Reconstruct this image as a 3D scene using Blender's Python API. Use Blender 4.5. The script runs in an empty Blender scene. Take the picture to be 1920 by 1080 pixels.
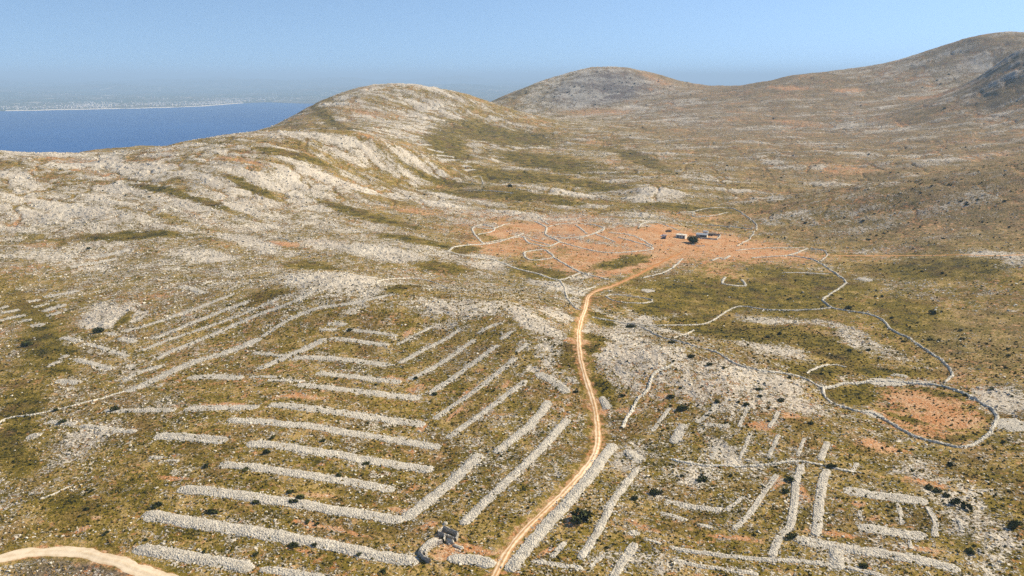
import bpy, math, random
import numpy as np

# ------------------------------------------------------------------ camera, light, exposure
R = math.radians
scene = bpy.context.scene
C = scene.collection
CAM_Z = 130.0
FPX = 1478.0                       # focal length in pixels of a 1920 px wide frame
PITCH = R(14.96)
cam_d = bpy.data.cameras.new('camera')
cam_d.sensor_width = 36.0
cam_d.lens = 36.0 * FPX / 1920.0
cam_d.clip_start = 1.0
cam_d.clip_end = 200000.0
cam = bpy.data.objects.new('camera', cam_d)
C.objects.link(cam)
cam.location = (0, 0, CAM_Z)
cam.rotation_euler = (R(90) - PITCH, 0, 0)
scene.camera = cam

SUN_EL, SUN_AZ = 38.0, 72.0        # azimuth clockwise from +Y
world = bpy.data.worlds.new('World')
scene.world = world
world.use_nodes = True
wn = world.node_tree
wn.nodes.clear()
sky = wn.nodes.new('ShaderNodeTexSky')
sky.sky_type = 'NISHITA'
sky.sun_disc = False
sky.sun_elevation = R(SUN_EL)
sky.sun_rotation = R(SUN_AZ)
sky.altitude = 300
sky.air_density = 1.0
sky.dust_density = 0.3
sky.ozone_density = 1.5
bg = wn.nodes.new('ShaderNodeBackground')
bg.inputs['Strength'].default_value = 0.108
wo = wn.nodes.new('ShaderNodeOutputWorld')
# the clear dry air shows a blue sky right down to the skyline
wtc = wn.nodes.new('ShaderNodeTexCoord')
wadd = wn.nodes.new('ShaderNodeVectorMath'); wadd.operation = 'ADD'; wadd.inputs[1].default_value = (0, 0, 0.16)
wtint = wn.nodes.new('ShaderNodeMix'); wtint.data_type = 'RGBA'; wtint.blend_type = 'MULTIPLY'
wtint.inputs[0].default_value = 1.0; wtint.inputs[7].default_value = (0.97, 1.02, 1.05, 1)
wn.links.new(wtc.outputs['Generated'], wadd.inputs[0])
wn.links.new(wadd.outputs[0], sky.inputs['Vector'])
wn.links.new(sky.outputs[0], wtint.inputs[6])
wn.links.new(wtint.outputs[2], bg.inputs['Color'])
wn.links.new(bg.outputs[0], wo.inputs['Surface'])

sun_d = bpy.data.lights.new('sun', 'SUN')
sun_d.energy = 5.0
sun_d.angle = R(0.53)
sun_d.color = (1.0, 0.895, 0.70)
sun = bpy.data.objects.new('sun', sun_d)
C.objects.link(sun)
sun.rotation_euler = (R(90 - SUN_EL), 0, R(180 - SUN_AZ))   # lamp shines along its -Z
sun.location = (300, 150, 500)

vs = scene.view_settings
vs.view_transform = 'Standard'
vs.look = 'None'
vs.exposure = 0.6
vs.gamma = 1.0
vs.use_curve_mapping = False
scene.cycles.use_denoising = False
scene.cycles.max_bounces = 4
scene.cycles.diffuse_bounces = 2
scene.cycles.volume_bounces = 0
scene.cycles.transparent_max_bounces = 8

rng = np.random.default_rng(7)
random.seed(7)

# ------------------------------------------------------------------ small helpers
def tag(o, label=None, cat=None, group=None, kind=None):
    if label: o['label'] = label
    if cat: o['category'] = cat
    if group: o['group'] = group
    if kind: o['kind'] = kind
    return o

def mesh_obj(name, verts, faces, mat=None, parent=None, smooth=False):
    me = bpy.data.meshes.new(name)
    me.from_pydata([tuple(map(float, v)) for v in verts], [], [tuple(f) for f in faces])
    me.update()
    if mat: me.materials.append(mat)
    if smooth:
        me.polygons.foreach_set('use_smooth', [True] * len(me.polygons))
    o = bpy.data.objects.new(name, me)
    C.objects.link(o)
    if parent: o.parent = parent
    return o

def np_mesh(name, V, F, mat=None, smooth=False, k=4):
    V = np.asarray(V, np.float32); F = np.asarray(F, np.int32)
    me = bpy.data.meshes.new(name)
    me.vertices.add(len(V)); me.vertices.foreach_set('co', V.ravel())
    n = len(F)
    me.loops.add(n * k); me.loops.foreach_set('vertex_index', F.ravel())
    me.polygons.add(n)
    me.polygons.foreach_set('loop_start', np.arange(0, n * k, k, dtype=np.int32))
    try: me.polygons.foreach_set('loop_total', np.full(n, k, np.int32))
    except Exception: pass
    me.polygons.foreach_set('use_smooth', np.full(n, bool(smooth)))
    me.update(calc_edges=True)
    if mat: me.materials.append(mat)
    o = bpy.data.objects.new(name, me)
    C.objects.link(o)
    return o

def point_attr(o, name, arr):
    a = o.data.attributes.new(name, 'FLOAT_COLOR', 'POINT')
    a.data.foreach_set('color', np.asarray(arr, np.float32).ravel())

def empty(name, loc, rz=0):
    o = bpy.data.objects.new(name, None)
    o.location = loc; o.rotation_euler = (0, 0, rz)
    C.objects.link(o)
    return o

# ------------------------------------------------------------------ noise
def _h(ix, iy, seed):
    h = (ix.astype(np.int64) * 374761393 + iy.astype(np.int64) * 668265263 + seed * 974634521) & 0xFFFFFFFF
    h = ((h ^ (h >> 13)) * 1274126177) & 0xFFFFFFFF
    return ((h ^ (h >> 16)) & 0xFFFF).astype(np.float32) / 65535.0

def gnoise(x, y, seed=0):
    """gradient noise, about -0.7..0.7"""
    x0 = np.floor(x); y0 = np.floor(y)
    fx = (x - x0).astype(np.float32); fy = (y - y0).astype(np.float32)
    ix = x0.astype(np.int64); iy = y0.astype(np.int64)
    def g(dx, dy):
        a = _h(ix + dx, iy + dy, seed) * (2 * np.pi)
        return np.cos(a) * (fx - dx) + np.sin(a) * (fy - dy)
    u = fx * fx * fx * (fx * (fx * 6 - 15) + 10)
    v = fy * fy * fy * (fy * (fy * 6 - 15) + 10)
    a = g(0, 0) * (1 - u) + g(1, 0) * u
    b = g(0, 1) * (1 - u) + g(1, 1) * u
    return a * (1 - v) + b * v

def fbm(x, y, wl, octv=4, seed=0, gain=0.55):
    s = 0; a = 1.0; t = 0
    for i in range(octv):
        s = s + a * gnoise(x / wl + 17.3 * i, y / wl - 9.1 * i, seed + i)
        t += a; a *= gain; wl = wl / 2.03
    return s / t * 1.6

def sstep(a, b, x):
    t = np.clip((x - a) / (b - a), 0, 1)
    return t * t * (3 - 2 * t)

# ------------------------------------------------------------------ rays of the frame -> world
CP, SP = math.cos(PITCH), math.sin(PITCH)
def raydir(px, py):
    px = np.asarray(px, float); py = np.asarray(py, float)
    u = (px - 960) / FPX; v = (540 - py) / FPX
    return np.stack([u, CP + v * SP, -SP + v * CP], -1)
def PZ(px, py, z):
    d = raydir(px, py); t = (z - CAM_Z) / d[2]
    return (d[0] * t, d[1] * t, z)
def PY(px, py, Y):
    d = raydir(px, py); t = Y / d[1]
    return (d[0] * t, Y, CAM_Z + d[2] * t)
def PB(px, Y, z):
    return (Y * (px - 960) / FPX, Y, z)

# ------------------------------------------------------------------ lie of the land
cp = []
for q in [(-150,1080,-2),(0,1080,-2),(400,1080,-1),(960,1080,0),(1400,1080,0),(1920,1080,0),(2050,1080,0),
          (0,1400,-1),(960,1400,0),(1920,1400,0),
          (0,900,-3),(400,900,2),(780,900,-1),(1000,900,1),(1300,900,0),(1600,900,1),(1920,900,-1),
          (0,760,-4),(300,760,2),(600,760,4),(800,760,1),(1000,760,3),(1100,760,2),(1300,760,4),(1480,770,3),
          (1530,715,2),(1570,745,-2),(1700,780,-3),(1830,800,-2),(1700,838,-1),(1900,700,1),
          (0,620,-4),(200,620,1),(450,620,3),(700,620,7),(850,620,7),(1005,615,11),(1088,620,2),(1180,640,9),(1240,655,12),(1400,692,8),
          (620,514,16),(600,490,4),(760,548,14),(900,556,13),(1000,585,11),(780,533,2),
          (1180,570,-3),(1400,560,-6),(1600,560,-4),(1750,620,-2),(1850,560,1),(1400,620,-5),(1270,610,-4),(1060,560,0),
          (1100,500,-4),(900,480,-2),(1000,430,0),(1300,450,-2),(1300,500,-4),(1500,480,-3),(1700,480,0),
          (0,500,2),(200,485,2),(400,465,6),(400,520,6),(700,465,7),(720,440,4),(840,470,1),(220,580,3),(560,440,7)]:
    cp.append(PZ(*q))
for q in [(0,450,620),(0,400,690),(0,350,777),(0,310,878),(0,285,973),(-150,283,960),(130,291,960),(250,284,1000),(400,259,1050),(500,244,1100),
          (250,400,680),(250,340,802),(400,320,809),(400,400,690),(550,300,877),(550,380,752),(700,300,975),(620,246,1110),(700,268,1000),
          (700,350,867),(700,400,737),(760,330,963),(820,340,975),(850,300,1156),(870,360,910),(240,275,1350),(150,287,1340),
          (830,240,1480),(720,235,1357),(770,200,1600),(770,158,1750),(650,172,1730),(560,212,1700),(510,240,1650),(880,180,1750),
          (940,200,1780),(1000,219,1800),(900,260,1400),(900,230,1550),(950,300,1150),(950,350,920),
          (1170,127,2500),(1100,130,2500),(1000,160,2450),(930,190,2400),(1250,144,2450),(1330,166,2350),(1150,180,2250),(1080,215,2050),(1250,190,2100),
          (1500,140,2200),(1650,131,2100),(1750,104,2050),(1830,70,2050),(1920,62,2050),(2080,75,2000),
          (1920,92,1500),(2050,70,1480),(1860,128,1520),(1800,165,1540),(1740,190,1560),
          (1500,200,1800),(1300,220,1750),(1650,200,1700),(1500,280,1150),(1300,290,1150),(1100,250,1450),(1100,300,1130),(1650,280,1150),
          (1800,250,1200),(1920,200,1300),(1920,260,1080),(1700,330,960),(1500,350,920),(1350,370,850),(1200,382,820),(1100,362,890),(1240,362,850),
          (1920,305,735),(1800,325,740),(1650,350,748),(1500,378,762),(1420,395,780),
          (1920,400,640),(1920,480,530),(1750,400,670),(1750,450,600),(1600,420,690),(1850,490,520),(1200,420,700),(2080,300,780),(2080,420,600)]:
    cp.append(PY(*q))
for q in [(-150,1250,-20),(0,1250,-15),(0,1700,-150),(0,2400,-270),(130,1750,-150),(250,1650,-60),(250,2000,-200),(400,1350,0),(400,1800,-150),(500,1400,25),
          (450,2300,-260),(560,2000,0),(560,2500,-200),(650,2050,50),(770,2100,60),(770,2700,-120),(880,2080,30),(940,2000,30),(650,2900,-270),
          (1000,2900,40),(1150,3000,60),(1250,2900,40),(1330,2750,50),(1500,2700,60),(1650,2600,80),(1830,2500,130),(1920,2500,130),
          (1920,1760,150),(1860,1760,120),(1900,880,24),(1800,880,14),(1650,900,6),(1000,4200,-280),(300,4200,-300),(1600,4200,-280),(1920,4200,-280),(960,60,0),(100,60,0),(1820,60,0)]:
    cp.append(PB(*q))
cp = np.array(cp)
def to_ts(x, y): return np.arctan2(x, y), np.log(np.maximum(np.hypot(x, y), 1.0))
ct, cs = to_ts(cp[:, 0], cp[:, 1])
def _U(r2): return np.where(r2 > 1e-12, r2 * np.log(np.maximum(r2, 1e-12)), 0.0)
n = len(cp)
K = _U((ct[:, None] - ct[None]) ** 2 + (cs[:, None] - cs[None]) ** 2) + np.eye(n) * 1e-4
Pm = np.stack([np.ones(n), ct, cs], 1)
A = np.zeros((n + 3, n + 3)); A[:n, :n] = K; A[:n, n:] = Pm; A[n:, :n] = Pm.T
sol = np.linalg.solve(A, np.concatenate([cp[:, 2], np.zeros(3)]))
def tps(t, s):
    out = np.zeros(t.shape, np.float64)
    tf, sf, of = t.ravel(), s.ravel(), out.ravel()
    for i in range(0, len(tf), 40000):
        a, b = tf[i:i+40000], sf[i:i+40000]
        r2 = (a[:, None] - ct[None]) ** 2 + (b[:, None] - cs[None]) ** 2
        of[i:i+40000] = _U(r2) @ sol[:n] + sol[n] + sol[n+1] * a + sol[n+2] * b
    return of.reshape(t.shape)

TH = 0.71
tcol = np.linspace(-TH, TH, 1100)
srow = np.concatenate([np.linspace(math.log(30), math.log(150), 16)[:-1], np.arange(math.log(150), math.log(3200), 0.0034),
                       np.linspace(math.log(3200), math.log(6500), 24)[1:]])
# coarse solve, then a smooth upsampling onto the fine sheet
tc = np.linspace(-TH, TH, 184); sc_ = np.linspace(srow[0], srow[-1], 340)
Zc = tps(*np.meshgrid(tc, sc_))
def bil(G, ti, si):
    i = np.clip(ti.astype(int), 0, G.shape[1] - 2); j = np.clip(si.astype(int), 0, G.shape[0] - 2)
    a = np.clip(ti - i, 0, 1); b = np.clip(si - j, 0, 1)
    return (G[j, i] * (1 - a) + G[j, i+1] * a) * (1 - b) + (G[j+1, i] * (1 - a) + G[j+1, i+1] * a) * b
def cubic_rows(G, xq):
    i = np.clip(np.floor(xq).astype(int), 1, G.shape[0] - 3); f = (xq - i)[:, None]
    p0, p1, p2, p3 = G[i-1], G[i], G[i+1], G[i+2]
    return p1 + 0.5 * f * (p2 - p0 + f * (2*p0 - 5*p1 + 4*p2 - p3 + f * (3*(p1 - p2) + p3 - p0)))
Z0 = cubic_rows(Zc, (srow - sc_[0]) / (sc_[1] - sc_[0]))
Z0 = cubic_rows(Z0.T, (tcol - tc[0]) / (tc[1] - tc[0])).T
T, S = np.meshgrid(tcol, srow)
RR = np.exp(S); X = RR * np.sin(T); Y = RR * np.cos(T)
far = sstep(500, 1100, RR)
Z0 = Z0 + fbm(X, Y, 210, 3, 11) * (0.4 + 5.0 * far) + fbm(X, Y, 75, 3, 21) * (0.35 + 3.0 * far)
Z0 = np.where(RR > 5200, np.minimum(Z0, -290), Z0)

def grid_ij(x, y):
    t, s = to_ts(np.asarray(x, float), np.asarray(y, float))
    return (t - tcol[0]) / (tcol[1] - tcol[0]), np.interp(s, srow, np.arange(len(srow)))
def zat(x, y, G=None):
    ti, si = grid_ij(x, y)
    return bil(GZ[0] if G is None else G, ti, si)
GZ = [Z0]
_rs = np.exp(np.arange(math.log(120), math.log(3400), 0.004))
def hit(px, py):
    """where the sight line through a spot of the photograph meets the land"""
    px = np.atleast_1d(np.asarray(px, float)); py = np.atleast_1d(np.asarray(py, float))
    d = raydir(px, py); hyp = np.hypot(d[:, 0], d[:, 1])
    t = _rs[None] / hyp[:, None]
    x = d[:, 0:1] * t; y = d[:, 1:2] * t; z = CAM_Z + d[:, 2:3] * t
    below = z < zat(x, y, Z0)
    k = np.where(below.any(1), below.argmax(1), len(_rs) - 1)
    k = np.maximum(k, 1); i = np.arange(len(px))
    lo = t[i, k-1]; hi = t[i, k]
    for _ in range(14):
        m = (lo + hi) / 2
        b = CAM_Z + d[:, 2] * m < zat(d[:, 0] * m, d[:, 1] * m, Z0)
        hi = np.where(b, m, hi); lo = np.where(b, lo, m)
    return np.stack([d[:, 0] * hi, d[:, 1] * hi], -1)

# ------------------------------------------------------------------ what covers the land
# rock, soil, green, ash shares of the ground, stored on the land itself
COV = np.zeros(X.shape + (4,), np.float32)
COV[..., 0] = 0.35; COV[..., 2] = 0.35; COV[..., 1] = 0.25
wx = fbm(X, Y, 45, 3, 41) ; wy = fbm(X, Y, 45, 3, 51)
wx2 = fbm(X, Y, 11, 3, 61); wy2 = fbm(X, Y, 11, 3, 71)
def grid_box(x0, x1, y0, y1):
    cx = np.array([x0, x0, x1, x1, (x0+x1)/2]); cy = np.array([y0, y1, y0, y1, (y0+y1)/2])
    gi, gj = grid_ij(cx, cy)
    near = np.hypot(max(x0, min(0, x1)), max(y0, min(0, y1)))
    j0 = int(np.interp(math.log(max(near, 30)), srow, np.arange(len(srow))))
    i0, i1 = int(max(gi.min() - 3, 0)), int(min(gi.max() + 4, len(tcol)))
    return slice(max(j0 - 2, 0), int(min(gj.max() + 4, len(srow)))), slice(i0, max(i1, i0 + 1))
def patch(px, py, hw, hh, rot, st, rock=None, soil=None, green=None, ash=None, soft=0.55):
    c = hit(px, py)[0]; dist = np.hypot(*c)
    a = R(rot); ex = (hw * math.cos(a), hw * math.sin(a)); ey = (-hh * math.sin(a), hh * math.cos(a))
    p = hit([px+ex[0], px-ex[0], px+ey[0], px-ey[0]], [py+ex[1], py-ex[1], py+ey[1], py-ey[1]])
    A1 = (p[0] - p[1]) / 2; B1 = (p[2] - p[3]) / 2
    for v, e in ((A1, ex), (B1, ey)):                  # on grazing slopes keep the patch its likely size
        l = np.hypot(*v); top = (abs(e[0]) * 1.8 + abs(e[1]) * 7) * dist / FPX
        if l > top: v *= top / l
    M = np.array([[A1[0], B1[0]], [A1[1], B1[1]]])
    if abs(np.linalg.det(M)) < 1e-3: return
    Mi = np.linalg.inv(M)
    e = 1.5 * np.abs(M).sum(1)
    js, is_ = grid_box(c[0]-e[0], c[0]+e[0], c[1]-e[1], c[1]+e[1])
    sc = min(1.0, 0.02 * (np.hypot(*A1) + np.hypot(*B1)))
    xx = X[js, is_] - c[0] + (wx[js, is_] * 7 + wx2[js, is_] * 4) * sc; yy = Y[js, is_] - c[1] + (wy[js, is_] * 7 + wy2[js, is_] * 4) * sc
    q = np.hypot(Mi[0, 0] * xx + Mi[0, 1] * yy, Mi[1, 0] * xx + Mi[1, 1] * yy) + 0.22 * wx2[js, is_]
    w = (1 - sstep(1 - soft, 1.25, q)) * st
    for k, v in enumerate((rock, soil, green, ash)):
        if v is not None:
            COV[js, is_, k] = COV[js, is_, k] * (1 - w) + v * w
def rockp(r, *L):
    for q in L: patch(*q, 1.0, rock=r)
def greenp(*L, r=0.12, g=0.9):
    for q in L: patch(*q, 0.95, rock=r, green=g, soil=0.05)
def soilp(*L, s=0.9, r=0.22, st=0.95):
    for q in L: patch(*q, st, rock=r, soil=s * .92, green=0.15, soft=.75)

# broad regions
for q, v in [((200,345,420,85,8),.60), ((560,320,300,75,12),.55), ((120,430,260,50,6),.50), ((760,205,240,60,0),.56), ((1150,175,220,60,0),.54),
             ((1750,140,260,70,-5),.54), ((1600,215,420,45,0),.47), ((1300,290,420,70,0),.40), ((1700,300,260,60,0),.43), ((550,480,300,60,5),.42),
             ((1700,400,250,60,0),.38), ((1850,560,200,60,0),.30), ((1400,570,320,65,4),.2), ((1750,650,180,60,10),.26), ((400,780,500,200,0),.33),
             ((300,640,260,50,0),.34), ((1500,930,500,140,0),.36),((930,830,120,90,-30),.40)]:
    patch(*q, 1.0, rock=v, soft=.8)
# the farm's bare red earth
for q, s in [((1040,432,190,38,3),.60), ((1255,455,150,36,3),.76), ((1140,488,170,30,-4),.68), ((1370,465,150,30,4),.68), ((940,468,100,16,6),.65), ((1480,478,90,16,4),.5), ((1350,510,60,20,20),.4),((1320,405,110,16,0),.4)]:
    soilp(q, s=s + .10, r=.22, st=.9)
soilp((935,437,26,8,0), (990,425,45,6,4), (1080,432,60,8,3), (1010,446,30,6,0), (1110,460,80,9,4), (1250,440,90,10,4), (1300,450,90,12,0), (1180,500,70,10,-18), (1410,475,70,8,2), (1245,425,40,6,0),(905,365,45,4,0),(1000,362,0,0,0) if 0 else (910,367,40,3,0),(525,457,40,4,5), s=.95, r=.14)
# rocks on the left slope: bands that run down to the right
rockp(.69, (350,338,170,15,14), (120,388,150,22,17), (560,335,80,11,18), (650,347,170,9,12), (800,378,110,9,12), (600,262,110,18,8),
      (580,382,70,12,15), (450,398,60,17,30), (690,466,150,12,10), (620,520,110,15,4), (210,583,65,24,-8), (185,606,45,12,0), (60,345,90,16,10), (240,310,90,12,15),
      (420,305,90,12,14), (800,320,70,16,22), (380,480,70,14,5), (470,455,70,12,15), (920,493,30,6,8))
rockp(.57, (700,290,120,14,22), (100,300,110,12,8), (50,480,80,10,0), (300,420,80,12,12), (500,420,60,12,20), (860,575,140,20,4), (700,550,80,12,-15), (560,540,60,12,-20), (780,210,90,14,5),
      (1230,366,70,14,4), (1150,406,140,10,3), (1080,385,60,8,3), (850,405,90,10,5), (1180,420,60,8,0), (1000,405,70,8,2), (1440,590,90,13,14), (1445,652,85,14,12), (1330,605,30,10,-30),
      (1620,640,80,18,25), (1550,608,50,8,10), (1270,680,80,34,25), (1400,706,140,24,9), (1450,750,130,28,9), (1330,720,70,30,10), (1040,668,60,24,35), (1090,570,40,12,20), (1230,595,30,8,0))
rockp(.67, (1170,640,70,34,35), (1010,608,70,16,26), (1165,680,45,22,60), (1230,610,70,10,22), (1050,690,36,14,35), (1850,488,95,24,-4), (1885,745,60,34,10), (1240,362,40,8,8), (1000,690,14,7,0), (1690,716,70,9,3), (1060,540,50,9,15))
rockp(.55, (1760,900,110,34,32), (1800,960,60,50,55), (1860,1030,45,60,60), (1180,860,30,40,60), (1300,890,60,25,0), (1200,1050,120,20,5), (1360,850,60,20,30), (110,860,60,10,-35), (150,830,90,30,-30), (820,610,40,8,0),
      (740,165,60,8,0), (1180,140,90,12,3), (1560,280,80,14,5), (1450,305,40,10,18), (1550,410,140,18,-4), (1780,385,120,12,-12), (1850,352,90,10,-12), (1630,240,120,12,4), (1700,200,140,10,0), (1290,225,120,8,3), (1890,120,60,24,-30),
      (1880,230,60,20,0), (1380,235,90,9,4), (1300,330,80,10,10), (1130,330,90,10,5),(1800,420,120,10,-6),(1620,470,60,10,0),(1750,150,120,10,-8),(1830,85,80,8,0))
for q in [(930,402,130,9,4),(1060,410,110,8,2),(880,418,50,10,8),(1010,440,90,8,4),(1120,455,60,6,8)]: patch(*q, .9, rock=.52, soil=.5)
rockp(.58, (800,367,60,14,14), (1040,360,70,7,4), (1152,408,70,8,2), (1414,367,70,11,4), (1466,408,60,15,-6), (827,475,60,9,8), (920,500,50,8,10), (1018,534,40,6,12), (1085,521,30,5,-10), (1188,614,70,13,18), (1409,645,34,8,8), (1419,598,56,10,8), (1090,545,25,6,10), (1290,592,40,7,5))
rockp(.66, (1229,377,40,14,10), (997,604,40,12,25), (1043,588,38,10,20), (1152,655,30,34,20), (905,480,36,5,8), (655,515,70,8,4), (1100,615,8,14,0))
# grass in the hollows
greenp((640,238,130,11,9), (835,268,50,34,40), (560,291,95,7,14), (840,344,100,7,7), (890,362,100,9,4), (480,355,60,9,25), (330,362,130,8,15), (250,441,130,7,-2), (580,500,70,7,4), (830,502,70,10,7), (690,405,120,8,14),
       (60,585,60,28,20), (90,650,50,46,40), (40,765,45,46,0), (20,850,40,50,0), (130,960,95,36,6), (230,600,30,8,-40), (760,537,40,8,0), (1010,515,70,9,10), (880,466,30,6,0), (500,555,60,10,-15),
       (930,255,120,18,8), (1020,300,130,14,10), (1280,390,120,8,2), (1120,348,80,10,5), (1200,300,70,12,20),(960,330,100,12,6), (780,450,90,7,10), (1180,490,50,9,-8),(1000,370,90,7,4))
greenp((868,471,26,6,-4), (1007,507,52,7,9), (1060,381,44,4,2), (960,372,60,5,4), (1162,492,60,11,-10), (1330,600,60,12,6), (1250,575,60,16,0), (1400,556,230,34,5), (1510,525,120,20,10), (1370,622,150,17,8), (1560,660,110,22,25), (1700,700,110,9,3), (1540,697,60,12,0), (1130,600,30,10,20), (1100,640,20,50,70), (1130,730,40,20,60), (1720,600,90,40,20), (1590,745,60,16,10), (1700,735,150,12,5),(1750,500,150,22,0),(1330,540,120,14,0), r=.1)
patch(1880,640,170,80,10,.8, rock=.2, green=.3, ash=.25)
patch(1110,172,120,36,-8,.9, rock=.56, soil=0, ash=.75, green=.2); patch(1850,330,160,40,-8,.7, green=.2, ash=.15); patch(1700,440,260,45,0,.7, green=.45, ash=.12, rock=.33)
# red soil in the big walled field and between the foreground rows
soilp((1740,768,125,42,14), (1700,795,110,22,18), s=.62, r=.06)
greenp((1800,822,30,7,-10), (1700,787,50,4,14), (1590,742,40,14,10), r=.1)
soilp((1730,755,80,10,8), (1790,790,60,11,10), s=.95, r=.05)
soilp((838,1033,34,15,-15), (875,1026,40,9,10), (815,1012,26,7,-35), s=1.0, r=.12, st=1.0)
soilp((776,729,22,8,-20), (740,712,30,5,5), (765,625,16,8,-30), (850,775,30,5,-40), (790,800,14,8,-40), (755,957,32,9,8), (590,985,60,5,10), (600,930,40,5,8), (560,1032,40,4,8), (650,1000,50,4,10),
      (1068,975,22,16,-30), (1022,1034,22,7,-30), (1170,770,26,7,5), (1425,797,34,11,10), (1610,945,16,7,0), (1640,972,16,7,0), (1740,905,70,7,12), (1500,925,22,16,60), (860,1035,34,10,-10), (905,1032,42,8,12), (1650,836,60,9,15), (1460,905,12,14,60),
      (800,985,34,9,-20), (150,994,36,6,-20), (180,970,18,6,0), (350,985,40,5,5), (330,895,40,6,5), (870,740,20,5,-40), (1130,770,8,14,80), (1200,985,40,6,20), (1480,780,20,8,10), (1560,1000,60,6,8), (1720,1030,50,5,8), (1380,1010,60,6,6),(950,720,16,5,-40),(560,745,60,5,4),(420,760,60,5,0),(1085,640,7,30,-86), s=.85, r=.3, st=.85)
soilp((60,460,50,9,0), (450,300,60,6,10), (780,395,70,8,8), (850,430,60,9,5), (120,300,90,6,5), (700,215,60,8,4), (1120,210,80,9,0), (1480,165,60,5,0), (1590,170,40,5,0), (1750,180,90,8,-6), (1600,320,90,8,0), (1230,150,40,10,20), (1500,230,90,6,4), (1850,290,70,7,-6), (370,405,50,6,20),(180,325,80,6,12), (560,205,60,6,-10), s=.6, r=.4, st=.7)
for q in [(150,1066,120,18,6),(260,1078,60,10,10),(60,1075,60,14,0)]: patch(*q, .9, ash=.8, rock=.34, green=.2, soft=.7)
calm = 1 - .85 * sstep(.55, .85, COV[..., 2])
COV[..., 0] += calm * fbm(X, Y, 70, 3, 81) * (0.15 + .06 * far) + calm * (fbm(X, Y, 17, 4, 91) * 0.16 + fbm(X, Y, 6, 2, 95) * .12)
# strata: bands of ledge that follow the slope on the high ground
hi = sstep(560, 900, RR)
lf = sstep(150, -150, X)
al = X * (.97 - .10 * lf) - Y * (.24 + .26 * lf); ac = X * (.24 + .26 * lf) + Y * (.97 - .10 * lf)
band = fbm(ac + 9 * wx, al * .16, 17, 3, 101)
band = band * (1 - .55 * sstep(1750, 2150, RR))
COV[..., 0] += calm * band * (.30 * hi + .10 + .05 * lf * hi) + fbm(ac + 14 * wx, al * .22, 52, 2, 105) * .22 * hi
veins = (1 - sstep(0, .075, np.abs(fbm(X + 8 * wx, Y + 8 * wy, 85, 3, 161)))) * hi
COV[..., 0] -= veins * .30; COV[..., 2] += veins * .35; COV[..., 1] += veins * .12
rt_ = sstep(80, 420, X) * sstep(520, 760, RR); COV[..., 0] -= .10 * rt_; COV[..., 2] -= .15 * rt_
COV[..., 3] += .16 * sstep(900, 1500, RR) * sstep(-100, 300, X) + .34 * rt_
COV[..., 2] += fbm(X, Y, 55, 3, 111) * .35 + fbm(X, Y, 19, 3, 112) * .35
COV[..., 1] += np.maximum(fbm(X, Y, 90, 3, 121), 0) * .3 + np.maximum(fbm(X, Y, 21, 3, 122), 0) * .22

# ------------------------------------------------------------------ tracks: smooth the land under them
def pix_line(pts, step):
    """photo polyline -> evenly spaced world polyline (x, y)"""
    pts = np.asarray(pts, float)
    if len(pts) > 2:                                   # soften corners
        q = [pts[0]]
        for k in range(len(pts) - 1):
            p0 = pts[max(k-1, 0)]; p1 = pts[k]; p2 = pts[k+1]; p3 = pts[min(k+2, len(pts)-1)]
            for f in (.25, .5, .75, 1.0):
                q.append(p1 + .5*f*(p2-p0 + f*(2*p0-5*p1+4*p2-p3 + f*(3*(p1-p2)+p3-p0))))
        pts = np.array(q)
    w = hit(pts[:, 0], pts[:, 1])
    return resample(w, step)
def resample(w, step):
    d = np.concatenate([[0], np.cumsum(np.hypot(*np.diff(w, axis=0).T))])
    n = max(int(d[-1] / step) + 1, 3)
    t = np.linspace(0, d[-1], n)
    return np.stack([np.interp(t, d, w[:, 0]), np.interp(t, d, w[:, 1])], -1)
ROAD = [(920,1096),(938,1060),(965,1015),(1010,968),(1055,925),(1095,882),(1116,850),(1121,820),(1119,785),(1112,750),(1100,715),(1089,672),(1085,630),(1090,600),(1099,575),(1103,556),(1120,545),(1150,535),(1185,520),(1220,502),(1255,484),(1280,472)]
TRACK = [(-60,1068),(0,1049),(40,1040),(90,1033),(125,1032),(165,1038),(220,1054),(300,1082),(360,1104)]
PATHLINE = [(1551,478),(1600,479),(1660,479),(1720,479),(1790,478),(1860,479),(1925,478)]
road_w = pix_line(ROAD, 1.0); track_w = pix_line(TRACK, 1.0)
path_w = pix_line(PATHLINE, 1.5)
def line_mask(w, inner, outer, js=None):
    m = np.zeros(X.shape, np.float32)
    for k in range(0, len(w), 3):
        x, y = w[k]
        js, is_ = grid_box(x - outer, x + outer, y - outer, y + outer)
        d = np.hypot(X[js, is_] - x, Y[js, is_] - y)
        m[js, is_] = np.maximum(m[js, is_], 1 - sstep(inner, outer, d))
    return m
flat = np.maximum(line_mask(road_w, 2.6, 6.5), np.maximum(line_mask(track_w, 3.2, 7), line_mask(path_w, 1.2, 4)))
verge = np.maximum(line_mask(road_w, 2.0, 4.6), line_mask(track_w, 2.4, 4.6)) 
COV[..., 1] = np.maximum(COV[..., 1], verge * .5); COV[..., 0] -= verge * .25

# ------------------------------------------------------------------ relief of ledges and hummocks
rk = np.clip((COV[..., 0] - .3) / .5, 0, 1)
far2 = sstep(300, 1500, RR)
r1 = fbm(X, Y, 24, 4, 131, .6); r2 = np.abs(fbm(X, Y, 9, 4, 141, .6)); r3 = fbm(X, Y, 3.1, 3, 151, .6)
ledge = sstep(-.1, .12, band) + .5 * sstep(.25, .4, band)
dz = (0.25 + 1.0 * rk) * r1 * (.8 + .9 * far2) + rk * (r2 - .25) * (1.8 + 1.4 * far2) + (.10 + .35 * rk) * r3 * (1 + far2) + (.3 + rk) * hi * ledge * (1.3 - .75 * lf) - veins * 1.2
GZ[0] = Z0 + dz * (1 - flat) + .35 * flat * fbm(X, Y, 30, 1, 132)
def zfin(x, y): return zat(x, y)

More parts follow.
